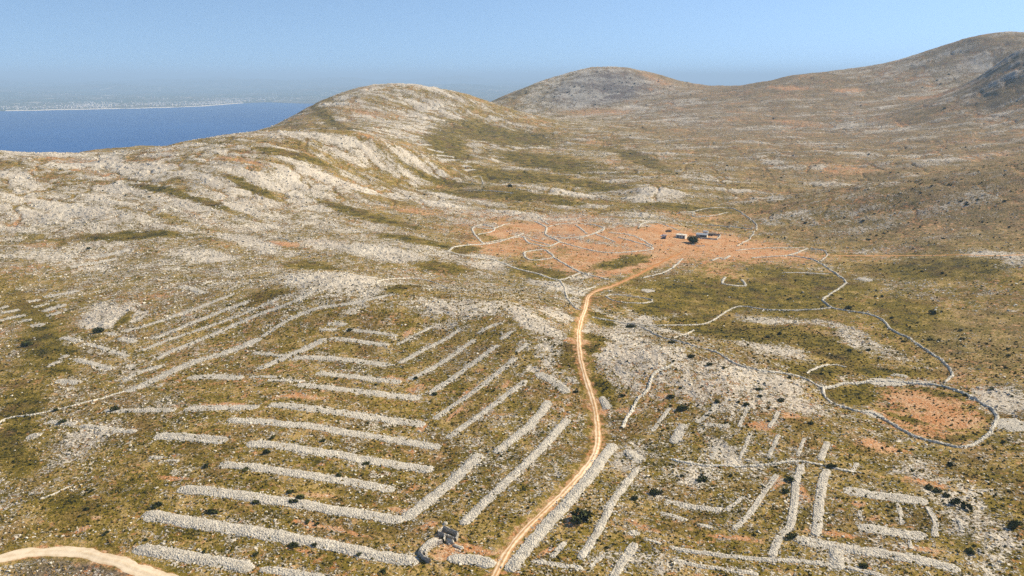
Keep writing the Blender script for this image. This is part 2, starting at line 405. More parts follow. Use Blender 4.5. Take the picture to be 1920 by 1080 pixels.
# ------------------------------------------------------------------ materials
def new_mat(name, rough=0.9, spec=0.15):
    m = bpy.data.materials.new(name); m.use_nodes = True
    nt = m.node_tree; b = nt.nodes['Principled BSDF']
    b.inputs['Roughness'].default_value = rough
    b.inputs['Specular IOR Level'].default_value = spec
    return m, nt, b
class N:
    def __init__(s, nt):
        s.nt = nt; s.tc = nt.nodes.new('ShaderNodeTexCoord').outputs['Object']
    def lk(s, v, sock):
        if hasattr(v, 'is_output'): s.nt.links.new(v, sock)
        else: sock.default_value = v
    def noise(s, scale, detail=3, rough=.55, vec=None, seed=0, dist=0):
        n = s.nt.nodes.new('ShaderNodeTexNoise')
        n.inputs['Scale'].default_value = scale; n.inputs['Detail'].default_value = detail
        n.inputs['Roughness'].default_value = rough; n.inputs['Distortion'].default_value = dist
        v = vec or s.tc
        if seed:
            a = s.nt.nodes.new('ShaderNodeVectorMath'); a.operation = 'ADD'
            s.lk(v, a.inputs[0]); a.inputs[1].default_value = (seed * 13.7, seed * -7.9, seed * 3.3); v = a.outputs[0]
        s.lk(v, n.inputs['Vector']); return n.outputs['Fac']
    def voro(s, scale, out='Color', feature='F1', rnd=1.0):
        n = s.nt.nodes.new('ShaderNodeTexVoronoi'); n.feature = feature
        n.inputs['Scale'].default_value = scale; n.inputs['Randomness'].default_value = rnd
        s.lk(s.tc, n.inputs['Vector']); return n.outputs[out]
    def math(s, op, a, b=0.0, c=0.0, clamp=False):
        n = s.nt.nodes.new('ShaderNodeMath'); n.operation = op; n.use_clamp = clamp
        s.lk(a, n.inputs[0]); s.lk(b, n.inputs[1]); s.lk(c, n.inputs[2]); return n.outputs[0]
    def mix(s, f, a, b):
        n = s.nt.nodes.new('ShaderNodeMix'); n.data_type = 'RGBA'; n.clamp_factor = True
        s.lk(f, n.inputs[0])
        for v, k in ((a, 6), (b, 7)):
            if isinstance(v, tuple) and len(v) == 3: v = (*v, 1)
            s.lk(v, n.inputs[k])
        return n.outputs[2]
    def ramp(s, f, stops):
        n = s.nt.nodes.new('ShaderNodeValToRGB'); s.lk(f, n.inputs[0])
        e = n.color_ramp.elements
        while len(e) > 1: e.remove(e[-1])
        for i, (p, c) in enumerate(stops):
            k = e[0] if i == 0 else e.new(p)
            k.position = p; k.color = (*c, 1)
        return n.outputs[0]
    def attr(s, name):
        n = s.nt.nodes.new('ShaderNodeAttribute'); n.attribute_name = name
        sp = s.nt.nodes.new('ShaderNodeSeparateColor'); s.nt.links.new(n.outputs['Color'], sp.inputs[0])
        return sp.outputs[0], sp.outputs[1], sp.outputs[2], n.outputs['Alpha'], n.outputs['Color']
    def bump(s, h, strength, dist, b):
        n = s.nt.nodes.new('ShaderNodeBump'); n.inputs['Strength'].default_value = strength
        n.inputs['Distance'].default_value = dist; s.lk(h, n.inputs['Height'])
        s.nt.links.new(n.outputs[0], b.inputs['Normal'])

OLIVE_D = (.024, .023, .003); OLIVE = (.135, .100, .010); TAN = (.43, .29, .11); BROWN = (.105, .052, .017)
ROCK_A = (.25, .23, .20); ROCK_B = (.49, .435, .35); ROCK_C = (.74, .66, .52); SOIL_A = (.38, .125, .030); SOIL_B = (.55, .31, .145)
def ground_material():
    m, nt, b = new_mat('karst_ground', .95, .1)
    g = N(nt); rock, soil, green, ash, _ = g.attr('cover')
    nf = g.noise(1.15, 3, .6); nm = g.noise(.30, 5, .68, seed=1); nl = g.noise(.05, 4, .6, seed=2)
    # stones and bedrock
    mixn = g.math('MULTIPLY_ADD', nf, .5, g.math('MULTIPLY', nm, .5))
    s0 = g.math('MULTIPLY_ADD', rock, .42, -.21 - .5)
    stone = g.math('MULTIPLY_ADD', g.math('ADD', mixn, s0), 14.0, .5, clamp=True)
    # plants
    nv = g.noise(.75, 4, .65, seed=3); nv2 = g.noise(.11, 4, .6, seed=4)
    k = g.math('MULTIPLY_ADD', green, -.14, g.math('MULTIPLY_ADD', nv, .62, g.math('MULTIPLY', nv2, .55)))
    veg = g.ramp(k, [(.36, OLIVE_D), (.47, OLIVE), (.555, (.215, .150, .022)), (.65, TAN)])
    veg = g.mix(g.math('MULTIPLY_ADD', nl, 3.2, -1.55, clamp=True), veg, g.mix(g.math('MULTIPLY_ADD', nv, 5, -2.1, clamp=True), BROWN, (.19, .115, .045)))
    veg = g.mix(ash, veg, g.mix(g.math('MULTIPLY_ADD', nv, 5, -2, clamp=True), (.075, .058, .048), (.20, .155, .125)))
    # bare earth
    ns = g.noise(.35, 5, .65, seed=5)
    sm = g.math('MULTIPLY_ADD', g.math('ADD', ns, g.math('MULTIPLY_ADD', soil, .55, -.5 - .27)), 7.0, .45, clamp=True)
    veg = g.mix(sm, veg, g.mix(g.math('MULTIPLY_ADD', nv2, 3.4, -1.25, clamp=True), g.mix(g.math('MULTIPLY_ADD', nf, 4, -1.5, clamp=True), SOIL_A, SOIL_B), g.mix(g.math('MULTIPLY_ADD', nf, 4, -1.5, clamp=True), (.42, .20, .08), (.62, .44, .27))))
    # stone colours
    nr = g.noise(.9, 4, .7, seed=6); nr2 = g.noise(.035, 3, .5, seed=7)
    rc = g.ramp(g.math('MULTIPLY_ADD', nr, .8, g.math('MULTIPLY_ADD', nr2, .35, -.08)), [(.33, ROCK_A), (.47, ROCK_B), (.62, ROCK_C)])
    rc = g.mix(g.math('MULTIPLY', ash, .8), rc, g.ramp(nr, [(.38, (.16, .15, .14)), (.6, (.36, .335, .30))]))
    rc = g.mix(g.math('MULTIPLY', soil, .45), rc, (.55, .38, .25))
    g.lk(g.mix(stone, veg, rc), b.inputs['Base Color'])
    h = g.math('MULTIPLY_ADD', stone, .6, g.math('MULTIPLY_ADD', nr, .9, g.math('MULTIPLY', nv, .8)))
    g.bump(h, 1.0, .75, b)
    return m
def rubble_material(name, dark, light, scale):
    m, nt, b = new_mat(name, .95, .1)
    g = N(nt)
    v = g.voro(scale); sp = nt.nodes.new('ShaderNodeSeparateColor'); nt.links.new(v, sp.inputs[0])
    d = g.voro(scale, 'Distance'); nz = g.noise(.22, 4, .6); nf = g.noise(scale * 1.6, 2, .6, seed=2)
    f = g.math('MULTIPLY_ADD', sp.outputs[0], .5, g.math('MULTIPLY_ADD', nz, .5, g.math('MULTIPLY', nf, .3)))
    col = g.ramp(f, [(.32, dark), (.62, tuple((a + c) / 2 for a, c in zip(dark, light))), (.9, light)])
    g.lk(col, b.inputs['Base Color'])
    g.bump(g.math('SUBTRACT', g.math('MULTIPLY', nf, .6), d), 1.0, .35, b)
    return m
def earth_material(name, a, c, rut=True):
    m, nt, b = new_mat(name, .95, .05)
    g = N(nt); u, far_, _, _, _ = g.attr('across')
    n1 = g.noise(.5, 4, .65); n2 = g.noise(.06, 3, .5, seed=1); n3 = g.noise(3.0, 3, .6, seed=2)
    # wheel ruts: worn pale at |u-.5| = .22, rougher crown and shoulders
    u = g.math('MULTIPLY_ADD', g.noise(.16, 3, .6, seed=4), .26, g.math('ADD', u, -.13))
    d = g.math('ABSOLUTE', g.math('SUBTRACT', g.math('ABSOLUTE', g.math('SUBTRACT', u, .5)), .2))
    f = g.math('MULTIPLY_ADD', d, -5.5 if rut else -1.5, 1.0)
    f = g.math('ADD', f, g.math('MULTIPLY_ADD', n1, 2.2, g.math('MULTIPLY_ADD', n2, 1.3, -1.75)), clamp=True)
    a = g.mix(far_, a, (.36, .145, .045)); c = g.mix(far_, c, (.56, .29, .12))
    g.lk(g.mix(f, a, c), b.inputs['Base Color'])
    g.bump(g.math('ADD', n1, g.math('MULTIPLY', n3, .4)), .6, .15, b)
    return m
def leaf_material(name, a, c):
    m, nt, b = new_mat(name, .8, .15)
    g = N(nt); n1 = g.noise(1.3, 3, .7)
    oi = nt.nodes.new('ShaderNodeObjectInfo').outputs['Random']
    g.lk(g.mix(g.math('MULTIPLY_ADD', n1, 3, g.math('MULTIPLY_ADD', oi, .6, -1.4), clamp=True), a, c), b.inputs['Base Color'])
    return m
def plain(name, col, rough=.7, var=.2, scale=2.0, spec=.3, metal=0):
    m, nt, b = new_mat(name, rough, spec); b.inputs['Metallic'].default_value = metal
    g = N(nt); n1 = g.noise(scale, 4, .65)
    g.lk(g.mix(g.math('MULTIPLY_ADD', n1, 2.4, -.7, clamp=True), tuple(v * (1 - var) for v in col), tuple(min(v * (1 + var), .9) for v in col)), b.inputs['Base Color'])
    return m
M_ground = ground_material()
M_rubble = rubble_material('rubble', (.29, .255, .205), (.60, .535, .43), 1.7)
M_wall = rubble_material('dry_stone', (.33, .30, .24), (.70, .63, .51), 1.3)
M_ruin = rubble_material('ruin_stone', (.30, .27, .23), (.58, .52, .43), 2.2)
M_road = earth_material('pale_dirt', (.44, .25, .11), (.78, .60, .40))
M_track = earth_material('cream_gravel', (.46, .33, .19), (.68, .55, .39), rut=False)
M_path = earth_material('red_path', (.30, .14, .06), (.48, .25, .12), rut=False)
M_leaf = leaf_material('shrub_leaves', (.034, .042, .010), (.11, .11, .028))
M_leaf2 = leaf_material('tree_leaves', (.020, .036, .009), (.062, .092, .022))
M_bark = plain('bark', (.12, .09, .06))

# ------------------------------------------------------------------ the ground sheet
nr, nc = X.shape
XS, YS, ZS, CS = X, Y, GZ[0], COV
# coarse columns carry the sheet on round behind the camera
side = np.linspace(TH, 2 * np.pi - TH, 34)[1:-1]
XA = np.concatenate([X, RR[:, :1] * np.sin(side)[None]], 1); YA = np.concatenate([Y, RR[:, :1] * np.cos(side)[None]], 1)
wgt = np.linspace(0, 1, len(side) + 2)[1:-1][None]
ZA = np.concatenate([ZS, ZS[:, -1:] * (1 - wgt) + ZS[:, :1] * wgt], 1)
CA = np.concatenate([CS, np.broadcast_to(np.array([.4, .15, .4, 0], np.float32), (nr, len(side), 4))], 1)
nA = XA.shape[1]
idx = np.arange(nr * nA).reshape(nr, nA); nxt = np.roll(idx, -1, 1)
F = np.stack([idx[:-1], nxt[:-1], nxt[1:], idx[1:]], -1).reshape(-1, 4)[:, ::-1]
ground = np_mesh('ground', np.stack([XA, YA, ZA], -1).reshape(-1, 3), F, M_ground, True)
point_attr(ground, 'cover', np.clip(CA, 0, 1).reshape(-1, 4))
tag(ground, 'rocky limestone hills with olive scrub and red earth', kind='structure')
# closes the middle of the sheet under the camera
fan = np_mesh  # (kept simple: the sheet begins 30 m out, a small cap fills the rest)
cap_v = [(0, 0, float(ZA[0].mean()))] + [(float(XA[0, i]), float(YA[0, i]), float(ZA[0, i])) for i in range(0, nA, 6)]
cap = mesh_obj('ground', cap_v, [(0, k + 1 if k + 1 < len(cap_v) else 1, k) for k in range(1, len(cap_v))], M_ground)
tag(cap, kind='structure')

def ribbon(name, w, width, mat, lift=.14, nx=9, edge=.3, label=None):
    t = np.gradient(w, axis=0); t /= np.maximum(np.hypot(t[:, 0], t[:, 1]), 1e-6)[:, None]
    nrm = np.stack([t[:, 1], -t[:, 0]], -1)
    for _ in range(2): nrm[1:-1] = (nrm[:-2] + nrm[1:-1] + nrm[2:]) / 3
    u = np.linspace(0, 1, nx); n = len(w)
    s = np.arange(n)
    jl = edge * fbm(s, s * 0 + 3, 7, 3, 5) ; jr = edge * fbm(s, s * 0 + 9, 7, 3, 6)
    off = (u[None] - .5) * width + np.where(u[None] < .5, jl[:, None], jr[:, None]) * np.abs(u[None] - .5) * 2 * width
    x = w[:, 0:1] + nrm[:, 0:1] * off; y = w[:, 1:2] + nrm[:, 1:2] * off
    crown = np.clip(1 - np.abs(u - .5) * 2, 0, 1) ** .5
    rut = np.exp(-((np.abs(u - .5) - .2) / .07) ** 2)
    z = zfin(x, y) + lift * (crown * 1.4 - .4)[None] - .05 * rut[None]
    V = np.stack([x, y, z], -1).reshape(-1, 3)
    i = np.arange(n * nx).reshape(n, nx)
    F = np.stack([i[:-1, :-1], i[1:, :-1], i[1:, 1:], i[:-1, 1:]], -1).reshape(-1, 4)[:, ::-1]
    o = np_mesh(name, V, F, mat, True)
    c = np.zeros((n, nx, 4), np.float32); c[..., 0] = u[None]
    c[..., 1] = sstep(430, 560, np.hypot(x, y))
    point_attr(o, 'across', c.reshape(-1, 4))
    tag(o, label, kind='structure'); return o
ribbon('dirt_road', road_w, 2.8, M_road, nx=15)
ribbon('gravel_track', track_w, 5.2, M_track, nx=15)
ribbon('footpath', path_w, 2.6, M_path, nx=7)

# ------------------------------------------------------------------ sea, far shore, haze
SEA_Z = -240.0
m, nt, b = new_mat('sea_water', .45, .12); g = N(nt)
b.inputs['IOR'].default_value = 1.33
nw = g.noise(.012, 5, .6); nw2 = g.noise(.0006, 3, .5, seed=1)
g.lk(g.mix(g.math('MULTIPLY_ADD', nw2, 2.2, -.6, clamp=True), (.002, .056, .205), (.004, .080, .27)), b.inputs['Base Color'])
g.bump(nw, .25, 5.0, b)
M_sea = m
def disc(name, z, r, n, mat):
    vs_ = [(0, 0, z)]; fs = []
    rings = [800, 2500, 6000, 12000, 25000, r]
    for k, q in enumerate(rings):
        for i in range(n):
            a = 2 * math.pi * i / n; vs_.append((q * math.cos(a), q * math.sin(a), z))
    for i in range(n): fs.append((0, 1 + i, 1 + (i + 1) % n))
    for k in range(len(rings) - 1):
        o = 1 + k * n
        for i in range(n): fs.append((o + i, o + n + i, o + n + (i + 1) % n, o + (i + 1) % n))
    return mesh_obj(name, vs_, fs, mat)
tag(disc('sea', SEA_Z, 70000, 96, M_sea), 'deep blue strait beyond the hills', kind='structure')

# the far shore: a long low coast with a plain and hills behind
coast_px = [(-500,214),(-200,211),(0,208.5),(60,207.5),(150,205.5),(300,202.5),(380,199.5),(450,194),(500,191.8),(560,194),(640,195),(760,193),(900,190),(1100,186)]
cw = []
for px, py in coast_px:
    d = raydir(px, py); t = (SEA_Z - CAM_Z) / d[2]; cw.append((d[0] / d[1], d[1] * t))
cw = np.array(cw)
ku = np.linspace(cw[0, 0], cw[-1, 0], 420)
Yc = np.interp(ku, cw[:, 0], cw[:, 1]) + 90 * fbm(ku * 60, ku * 0, 3, 3, 3)
dep = np.concatenate([[0, 40, 110], np.geomspace(220, 42000, 90)])
UU, DD = np.meshgrid(ku, dep)
YF = Yc[None] + DD; XF = UU * YF
inl = sstep(0, 260, DD)
hills = np.maximum(fbm(XF, YF, 5200, 5, 201), -.25) + .25
ZF = SEA_Z + 1.5 + inl * (4 + 26 * (fbm(XF, YF, 900, 4, 211) + .5)) + sstep(1500, 15000, DD) * 150 * hills + sstep(1800, 7000, DD) * 130 * hills + sstep(9000, 30000, DD) * (230 * hills + 90)
V = np.stack([XF, YF, ZF], -1).reshape(-1, 3)
a_, b_ = UU.shape; i = np.arange(a_ * b_).reshape(a_, b_)
F = np.stack([i[:-1, :-1], i[:-1, 1:], i[1:, 1:], i[1:, :-1]], -1).reshape(-1, 4)
m, nt, b = new_mat('far_land', .95, .05); g = N(nt)
n1 = g.noise(.0011, 5, .65); n2 = g.noise(.0035, 4, .6, seed=2)
c = g.mix(g.math('MULTIPLY_ADD', n1, 9, -4.3, clamp=True), (.085, .095, .045), (.15, .13, .075))
c = g.mix(g.math('MULTIPLY_ADD', n2, 11, -6.6, clamp=True), c, (.52, .45, .36))
g.lk(c, b.inputs['Base Color'])
far_land = np_mesh('far_coast', V, F, m, True); tag(far_land, 'low hazy coast across the strait', kind='structure')
# its pale beach
bm_v = []; bm_f = []
ks = np.where((ku > (30 - 960) / FPX) & (ku < (470 - 960) / FPX))[0]
for j, k in enumerate(ks):
    wdt = 60 + 35 * math.sin(j * .35) * math.sin(j * .13)
    bm_v += [(ku[k] * (Yc[k] - 12), Yc[k] - 12, SEA_Z + .6), (ku[k] * (Yc[k] + wdt), Yc[k] + wdt, SEA_Z + 6.5)]
    if j: q = 2 * j; bm_f.append((q - 2, q, q + 1, q - 1))
tag(mesh_obj('beach', bm_v, bm_f, plain('sand', (.78, .68, .55), .9, .12, .01)), kind='structure')

def far_z(px, depth):
    u = (px - 960) / FPX
    k = int(np.clip(np.searchsorted(ku, u), 1, len(ku) - 1)); j = int(np.clip(np.searchsorted(dep, depth), 1, len(dep) - 1))
    y = Yc[k] + depth
    return u * y, y, float(ZF[j, k])
# white houses of the town: far too many and small to count
tv, tf = [], []
rt = random.Random(5)
clusters = [(190,60,450,1500,200),(120,90,120,500,60),(330,90,220,1600,120),(400,70,100,700,110),(440,45,60,1700,180),(60,60,500,900,40),(240,120,1500,900,50),(450,80,1500,900,60),(500,60,200,700,40),(300,220,3600,500,40),(560,80,1500,1500,30),(150,160,6500,700,40)]
for cx, sx, d0, sd, cnt in clusters:
    for _ in range(cnt):
        px = rt.gauss(cx, sx * .5); dd = abs(rt.gauss(d0, sd * .5)) + 90
        if px > 640 or px < -60: continue
        x, y, z = far_z(px, dd)
        w, d_, h = rt.uniform(9, 26), rt.uniform(8, 14), rt.uniform(6, 13); a = rt.uniform(-.5, .5)
        ca, sa = math.cos(a), math.sin(a); o = len(tv)
        for zz, kx in ((z - 6, 1), (z + h, 1)):
            for ux, uy in ((-1, -1), (1, -1), (1, 1), (-1, 1)):
                tv.append((x + (ux * w * ca - uy * d_ * sa) / 2, y + (ux * w * sa + uy * d_ * ca) / 2, zz))
        tv += [(x - w * .5 * ca, y - w * .5 * sa, z + h + 3), (x + w * .5 * ca, y + w * .5 * sa, z + h + 3)]
        tf += [(o, o+1, o+5, o+4), (o+1, o+2, o+6, o+5), (o+2, o+3, o+7, o+6), (o+3, o, o+4, o+7), (o+4, o+5, o+9, o+8), (o+6, o+7, o+8, o+9), (o+5, o+6, o+9), (o+7, o+4, o+8)]
town = mesh_obj('town_houses', tv, tf, plain('whitewash', (.62, .56, .50), .9, .3, .02))
tag(town, 'hazy seaside town of tiny white houses along the far shore', 'town', kind='stuff')

# wind turbines on the far headland
def cyl(p0, p1, r0, r1, n=8):
    p0 = np.array(p0, float); p1 = np.array(p1, float); ax = p1 - p0; ax /= np.linalg.norm(ax)
    e = np.cross(ax, (0, 0, 1) if abs(ax[2]) < .9 else (1, 0, 0)); e /= np.linalg.norm(e); f = np.cross(ax, e)
    v = []
    for p, r in ((p0, r0), (p1, r1)):
        for k in range(n):
            a = 2 * math.pi * k / n; v.append(p + r * (math.cos(a) * e + math.sin(a) * f))
    fs = [(k, (k+1) % n, n + (k+1) % n, n + k) for k in range(n)] + [tuple(range(n))[::-1], tuple(range(n, 2*n))]
    return v, fs
def join(parts):
    V, F = [], []
    for v, f in parts:
        o = len(V); V += list(v); F += [tuple(i + o for i in q) for q in f]
    return V, F
M_white = plain('white_paint', (.82, .82, .80), .5, .05, .05)
for k, (px, dd, ph) in enumerate([(524, 1300, 20), (531, 1500, 50), (560, 1900, 80), (630, 2300, 5), (613, 2100, 65)]):
    x, y, z = far_z(px, dd)
    t = empty('wind_turbine', (x, y, z))
    tag(t, 'faint white wind turbine on the hazy far headland', 'wind turbine', 'wind turbines on the far shore')
    mesh_obj('tower', *cyl((0, 0, -6), (0, 0, 78), 3.4, 1.8, 10), M_white, t)
    mesh_obj('nacelle', *cyl((0, -5, 79.5), (0, 7, 79.5), 2.4, 2.0, 8), M_white, t)
    for j in range(3):
        a = R(ph + 120 * j); tip = (38 * math.sin(a), -6, 79.5 + 38 * math.cos(a))
        mesh_obj('blade', *cyl((0, -6, 79.5), tip, 2.0, .5, 6), M_white, t)

# the summer air: one box of thin even haze round everything
hv = [(sx * 75000, sy * 75000, z) for z in (-330, 330) for sx, sy in ((-1, -1), (1, -1), (1, 1), (-1, 1))]
hm = bpy.data.materials.new('haze_air'); hm.use_nodes = True
hn = hm.node_tree; hn.nodes.clear()
pv = hn.nodes.new('ShaderNodeVolumePrincipled'); ho = hn.nodes.new('ShaderNodeOutputMaterial')
pv.inputs['Color'].default_value = (.53, .745, 1.0, 1); pv.inputs['Density'].default_value = 8.5e-5
pv.inputs['Anisotropy'].default_value = 0.0
hn.links.new(pv.outputs[0], ho.inputs['Volume'])
try: hm.cycles.homogeneous_volume = True
except Exception as e: print('homog', e)
haze = mesh_obj('haze', hv, [(3, 2, 1, 0), (4, 5, 6, 7), (0, 1, 5, 4), (1, 2, 6, 5), (2, 3, 7, 6), (3, 0, 4, 7)], hm)
tag(haze, 'pale blue summer haze', kind='stuff')

# ------------------------------------------------------------------ heaped rubble rows and dry-stone walls
SPILL = []                            # stones rolled off the heaps and walls
def strip_geom(pts, wpx, h, kind, seed, cell=None, taper=True):
    """verts, faces of one heap or wall that lies on the land along a traced line"""
    pts = np.asarray(pts, float)
    mid = hit(pts[:, 0], pts[:, 1]); dist = np.hypot(mid[:, 0], mid[:, 1]).mean()
    w = pix_line(pts, (cell or .5) if kind == 'heap' else (cell or max(.55, dist * .0011)))
    n = len(w)
    # world width from the traced width: step across the line in the photograph
    i0 = len(pts) // 2; p = pts[i0 - 1]; q = pts[i0]
    if kind == 'heap':
        dpx = (q - p) / np.hypot(*(q - p)); nn = np.array([-dpx[1], dpx[0]]); c = (p + q) / 2
        e = hit([c[0] + nn[0] * wpx / 2, c[0] - nn[0] * wpx / 2], [c[1] + nn[1] * wpx / 2, c[1] - nn[1] * wpx / 2])
        dw = hit([p[0], q[0]], [p[1], q[1]]); dw = dw[1] - dw[0]; dw /= np.hypot(*dw)
        a = e[0] - e[1]; width = abs(a[0] * dw[1] - a[1] * dw[0])
        width = (1.45 if pts[:, 0].mean() > 1150 and pts[:, 1].mean() > 740 else 1.22) * float(np.clip(width, 1.2, wpx * dist / FPX * 2.6))
    else:
        width = wpx * (.72 if h > 1.55 else .60); h = h * (.78 if h > 1.55 else .52)
    t = np.gradient(w, axis=0); t /= np.maximum(np.hypot(t[:, 0], t[:, 1]), 1e-6)[:, None]
    nrm = np.stack([t[:, 1], -t[:, 0]], -1)
    for _ in range(3): nrm[1:-1] = (nrm[:-2] + nrm[1:-1] + nrm[2:]) / 3
    s = np.arange(n) * np.hypot(*(w[1] - w[0]))
    if not (kind == 'wall' and h > 1.55): w = w + nrm * ((.9 * fbm(s, s * 0 + seed * 1.7, 9, 3, seed + 11))[:, None] if kind == 'wall' else (.5 * fbm(s, s * 0 + seed * 1.7, 14, 3, seed + 11))[:, None])
    m_ = int(s[-1] * (3 if kind == 'heap' else 2)); q_ = np.random.default_rng(seed + 21); k_ = q_.integers(0, n, m_)
    o_ = q_.choice([-1, 1], m_) * (width * (.5 if kind == 'heap' else .35) + q_.normal(.15, .55, m_))
    SPILL.append(w[k_] + nrm[k_] * o_[:, None] + q_.normal(0, .25, (m_, 2)))
    if kind == 'heap':
        nx = int(np.clip(width / (cell or .5), 5, 23)); u = np.linspace(-1, 1, nx)
        ends = np.minimum(1, np.minimum(np.arange(n), np.arange(n)[::-1]) * np.hypot(*(w[1] - w[0])) / (width * .55) + .22) if taper else np.ones(n)
        ends = np.sqrt(np.clip(ends, 0, 1))
        eL = 1.06 + .30 * fbm(s, s * 0 + seed, 9, 5, seed, .7); eR = 1.06 + .30 * fbm(s, s * 0 - seed, 9, 5, seed + 5, .7)
        half = width / 2 * ends
        off = u[None] * half[:, None] * np.where(u[None] < 0, eL[:, None], eR[:, None])
        jr = np.random.default_rng(seed + 3); off = off + jr.normal(0, .16, off.shape) * (np.abs(u[None]) > .7)
        x = w[:, :1] + nrm[:, :1] * off; y = w[:, 1:] + nrm[:, 1:] * off
        prof = (1 - np.abs(u) ** 3.0) * (1 + .12 * np.sin(u * 5 + seed))
        hh = h * (1 + .25 * fbm(s, s * 0 + 2, 12, 3, seed + 9))
        z = zfin(x, y) - .12 + (prof[None] * ends[:, None]) * hh[:, None] + .16 * prof[None] ** .4 * fbm(x, y, 1.5, 3, seed, .8) + .22 * prof[None] * fbm(x, y, 5, 2, seed + 1)
        z[:, 0] -= .25; z[:, -1] -= .25; z[0] -= .2; z[-1] -= .2
    else:
        steep = h > 1.15
        u = np.array([-.56, -.5, -.42, -.14, .14, .42, .5, .56]) * (1 if steep else 1.55); nx = 8
        pz = np.array([-.35, .35, .92, 1.0, 1.02, .92, .35, -.35]) if steep else np.array([-.3, .22, .66, 1.0, .98, .62, .2, -.3])
        jr = np.random.default_rng(seed + 1)
        ww = width * (1 + .18 * fbm(s, s * 0 + 4, 6, 3, seed))
        hh = h * (1 + (.10 if steep else .30) * fbm(s, s * 0 + 8, 9, 4, seed + 2)) if steep else h * (1 + .30 * fbm(s, s * 0 + 8, 9, 4, seed + 2)) * (1 - .7 * sstep(.2, .5, fbm(s, s * 0 + 1, 18, 3, seed + 3)))
        off = u[None] * ww[:, None] + jr.normal(0, .05 if steep else .10, (n, nx)) * width
        x = w[:, :1] + nrm[:, :1] * off; y = w[:, 1:] + nrm[:, 1:] * off
        z = zfin(x, y) + pz[None] * hh[:, None] + jr.normal(0, .08 if steep else .16, (n, nx)) * min(1, h) * (np.abs(pz) > .5)
    V = np.stack([x, y, z], -1).reshape(-1, 3)
    i = np.arange(n * nx).reshape(n, nx)
    F = np.stack([i[:-1, :-1], i[1:, :-1], i[1:, 1:], i[:-1, 1:]], -1).reshape(-1, 4)[:, ::-1]
    return V, F
_seed = [100]
def stone_thing(name, label, cat, group, strips, mat, kind, flat_shade=True):
    Vs, Fs, o = [], [], 0
    for pts, wd, h in strips:
        _seed[0] += 7
        V, F = strip_geom(pts, wd, h, kind, _seed[0])
        Vs.append(V); Fs.append(F + o); o += len(V)
    ob = np_mesh(name, np.concatenate(Vs), np.concatenate(Fs), mat, not flat_shade)
    tag(ob, label, cat, group, 'thing'); return ob
def rows(group, L):
    for label, wd, *strips in L:
        stone_thing('rubble_row', label, 'rubble row', group, [(p, wd, float(np.clip(.035 * wd, .34, .62))) for p in strips], M_rubble, 'heap')

rows('stacked rubble rows of the left field', [
 ('clipped stub of pale rubble row at the bottom edge of the left field', 14, [(485,1068),(530,1071),(610,1086)]),
 ('wide pale rubble row just above the bottom edge, right of the gravel bend', 21, [(248,1030),(275,1032),(340,1041),(400,1051),(450,1062),(476,1067)]),
 ('longest rubble row of the left field, ending at the ruined hut', 20, [(265,966),(300,969),(400,986),(500,1001),(600,1019),(700,1039),(785,1056)]),
 ('big V-shaped rubble row with its point just up-left of the ruined hut', 17, [(332,918),(380,920),(450,928),(550,943),(650,960),(757,977)], [(755,977),(800,940),(850,900),(902,850)]),
 ('rubble row directly above the big V-shaped row', 13, [(410,870),(470,875),(560,888),(650,903),(742,919)]),
 ('second rubble row above the big V-shaped row', 13, [(460,832),(520,836),(600,848),(700,865),(815,882)]),
 ('third rubble row above the big V-shaped row, with a kinked left tip', 11, [(425,786),(475,790),(560,797),(650,810),(750,827),(828,839)]),
 ('right and longest of three rubble rows end to end in one line', 11, [(503,758),(560,763),(650,775),(720,785),(798,797)]),
 ('middle of three rubble rows end to end in one line', 9, [(343,768),(400,765),(487,763)]),
 ('left of three rubble rows end to end in one line', 8, [(193,769),(260,769),(331,769)]),
 ('long row whose left tip overlaps a thin sliver row', 9, [(555,720),(620,727),(700,737),(788,748)]),
 ('straight flat rubble row left of the two thin sliver rows', 9, [(350,708),(400,706),(458,708)]),
 ('upper of the two thin sliver rows end to end', 5, [(465,707),(490,706),(520,707)]),
 ('lower of the two thin sliver rows end to end', 5, [(500,713),(530,713),(570,714)]),
 ('short rubble row with a dark shrub under its left half', 8, [(592,699),(650,705),(700,711),(753,717)]),
 ('rubble row running right from the slanting cross row', 7, [(545,671),(575,671),(620,672),(680,678),(736,686)]),
 ('stub of rubble row left of the slanting cross row', 6, [(473,661),(505,664),(535,668)]),
 ('slanting rubble row that crosses between two flat rows', 8, [(483,693),(530,672),(570,655),(613,634)]),
 ('second rubble row from the top of the left field', 7, [(617,634),(660,638),(700,644),(731,647)]),
 ('topmost long rubble row of the left field', 6, [(648,616),(690,622),(747,630)]),
 ('small rubble stub left of the topmost long row', 5, [(597,618),(615,618),(632,618)]),
 ('small pale rubble oval above the topmost long row', 6, [(613,607),(632,607),(652,608)]),
 ('thick short rubble row alone on the left, above two tiny scraps', 13, [(290,817),(350,820),(427,827)]),
 ('left of two tiny rubble scraps', 7, [(278,857),(290,857),(306,859)]),
 ('right of two tiny rubble scraps', 5, [(310,862),(322,862),(337,864)]),
 ('left half of a broken rubble row with a green shrub on it', 8, [(90,790),(115,792),(142,797)]),
 ('right half of a broken rubble row beside the half with a shrub', 9, [(148,798),(200,804),(255,810)]),
 ('small round rubble pile at the lower left, by the bare hollow', 10, [(47,820),(60,818),(75,818)])])
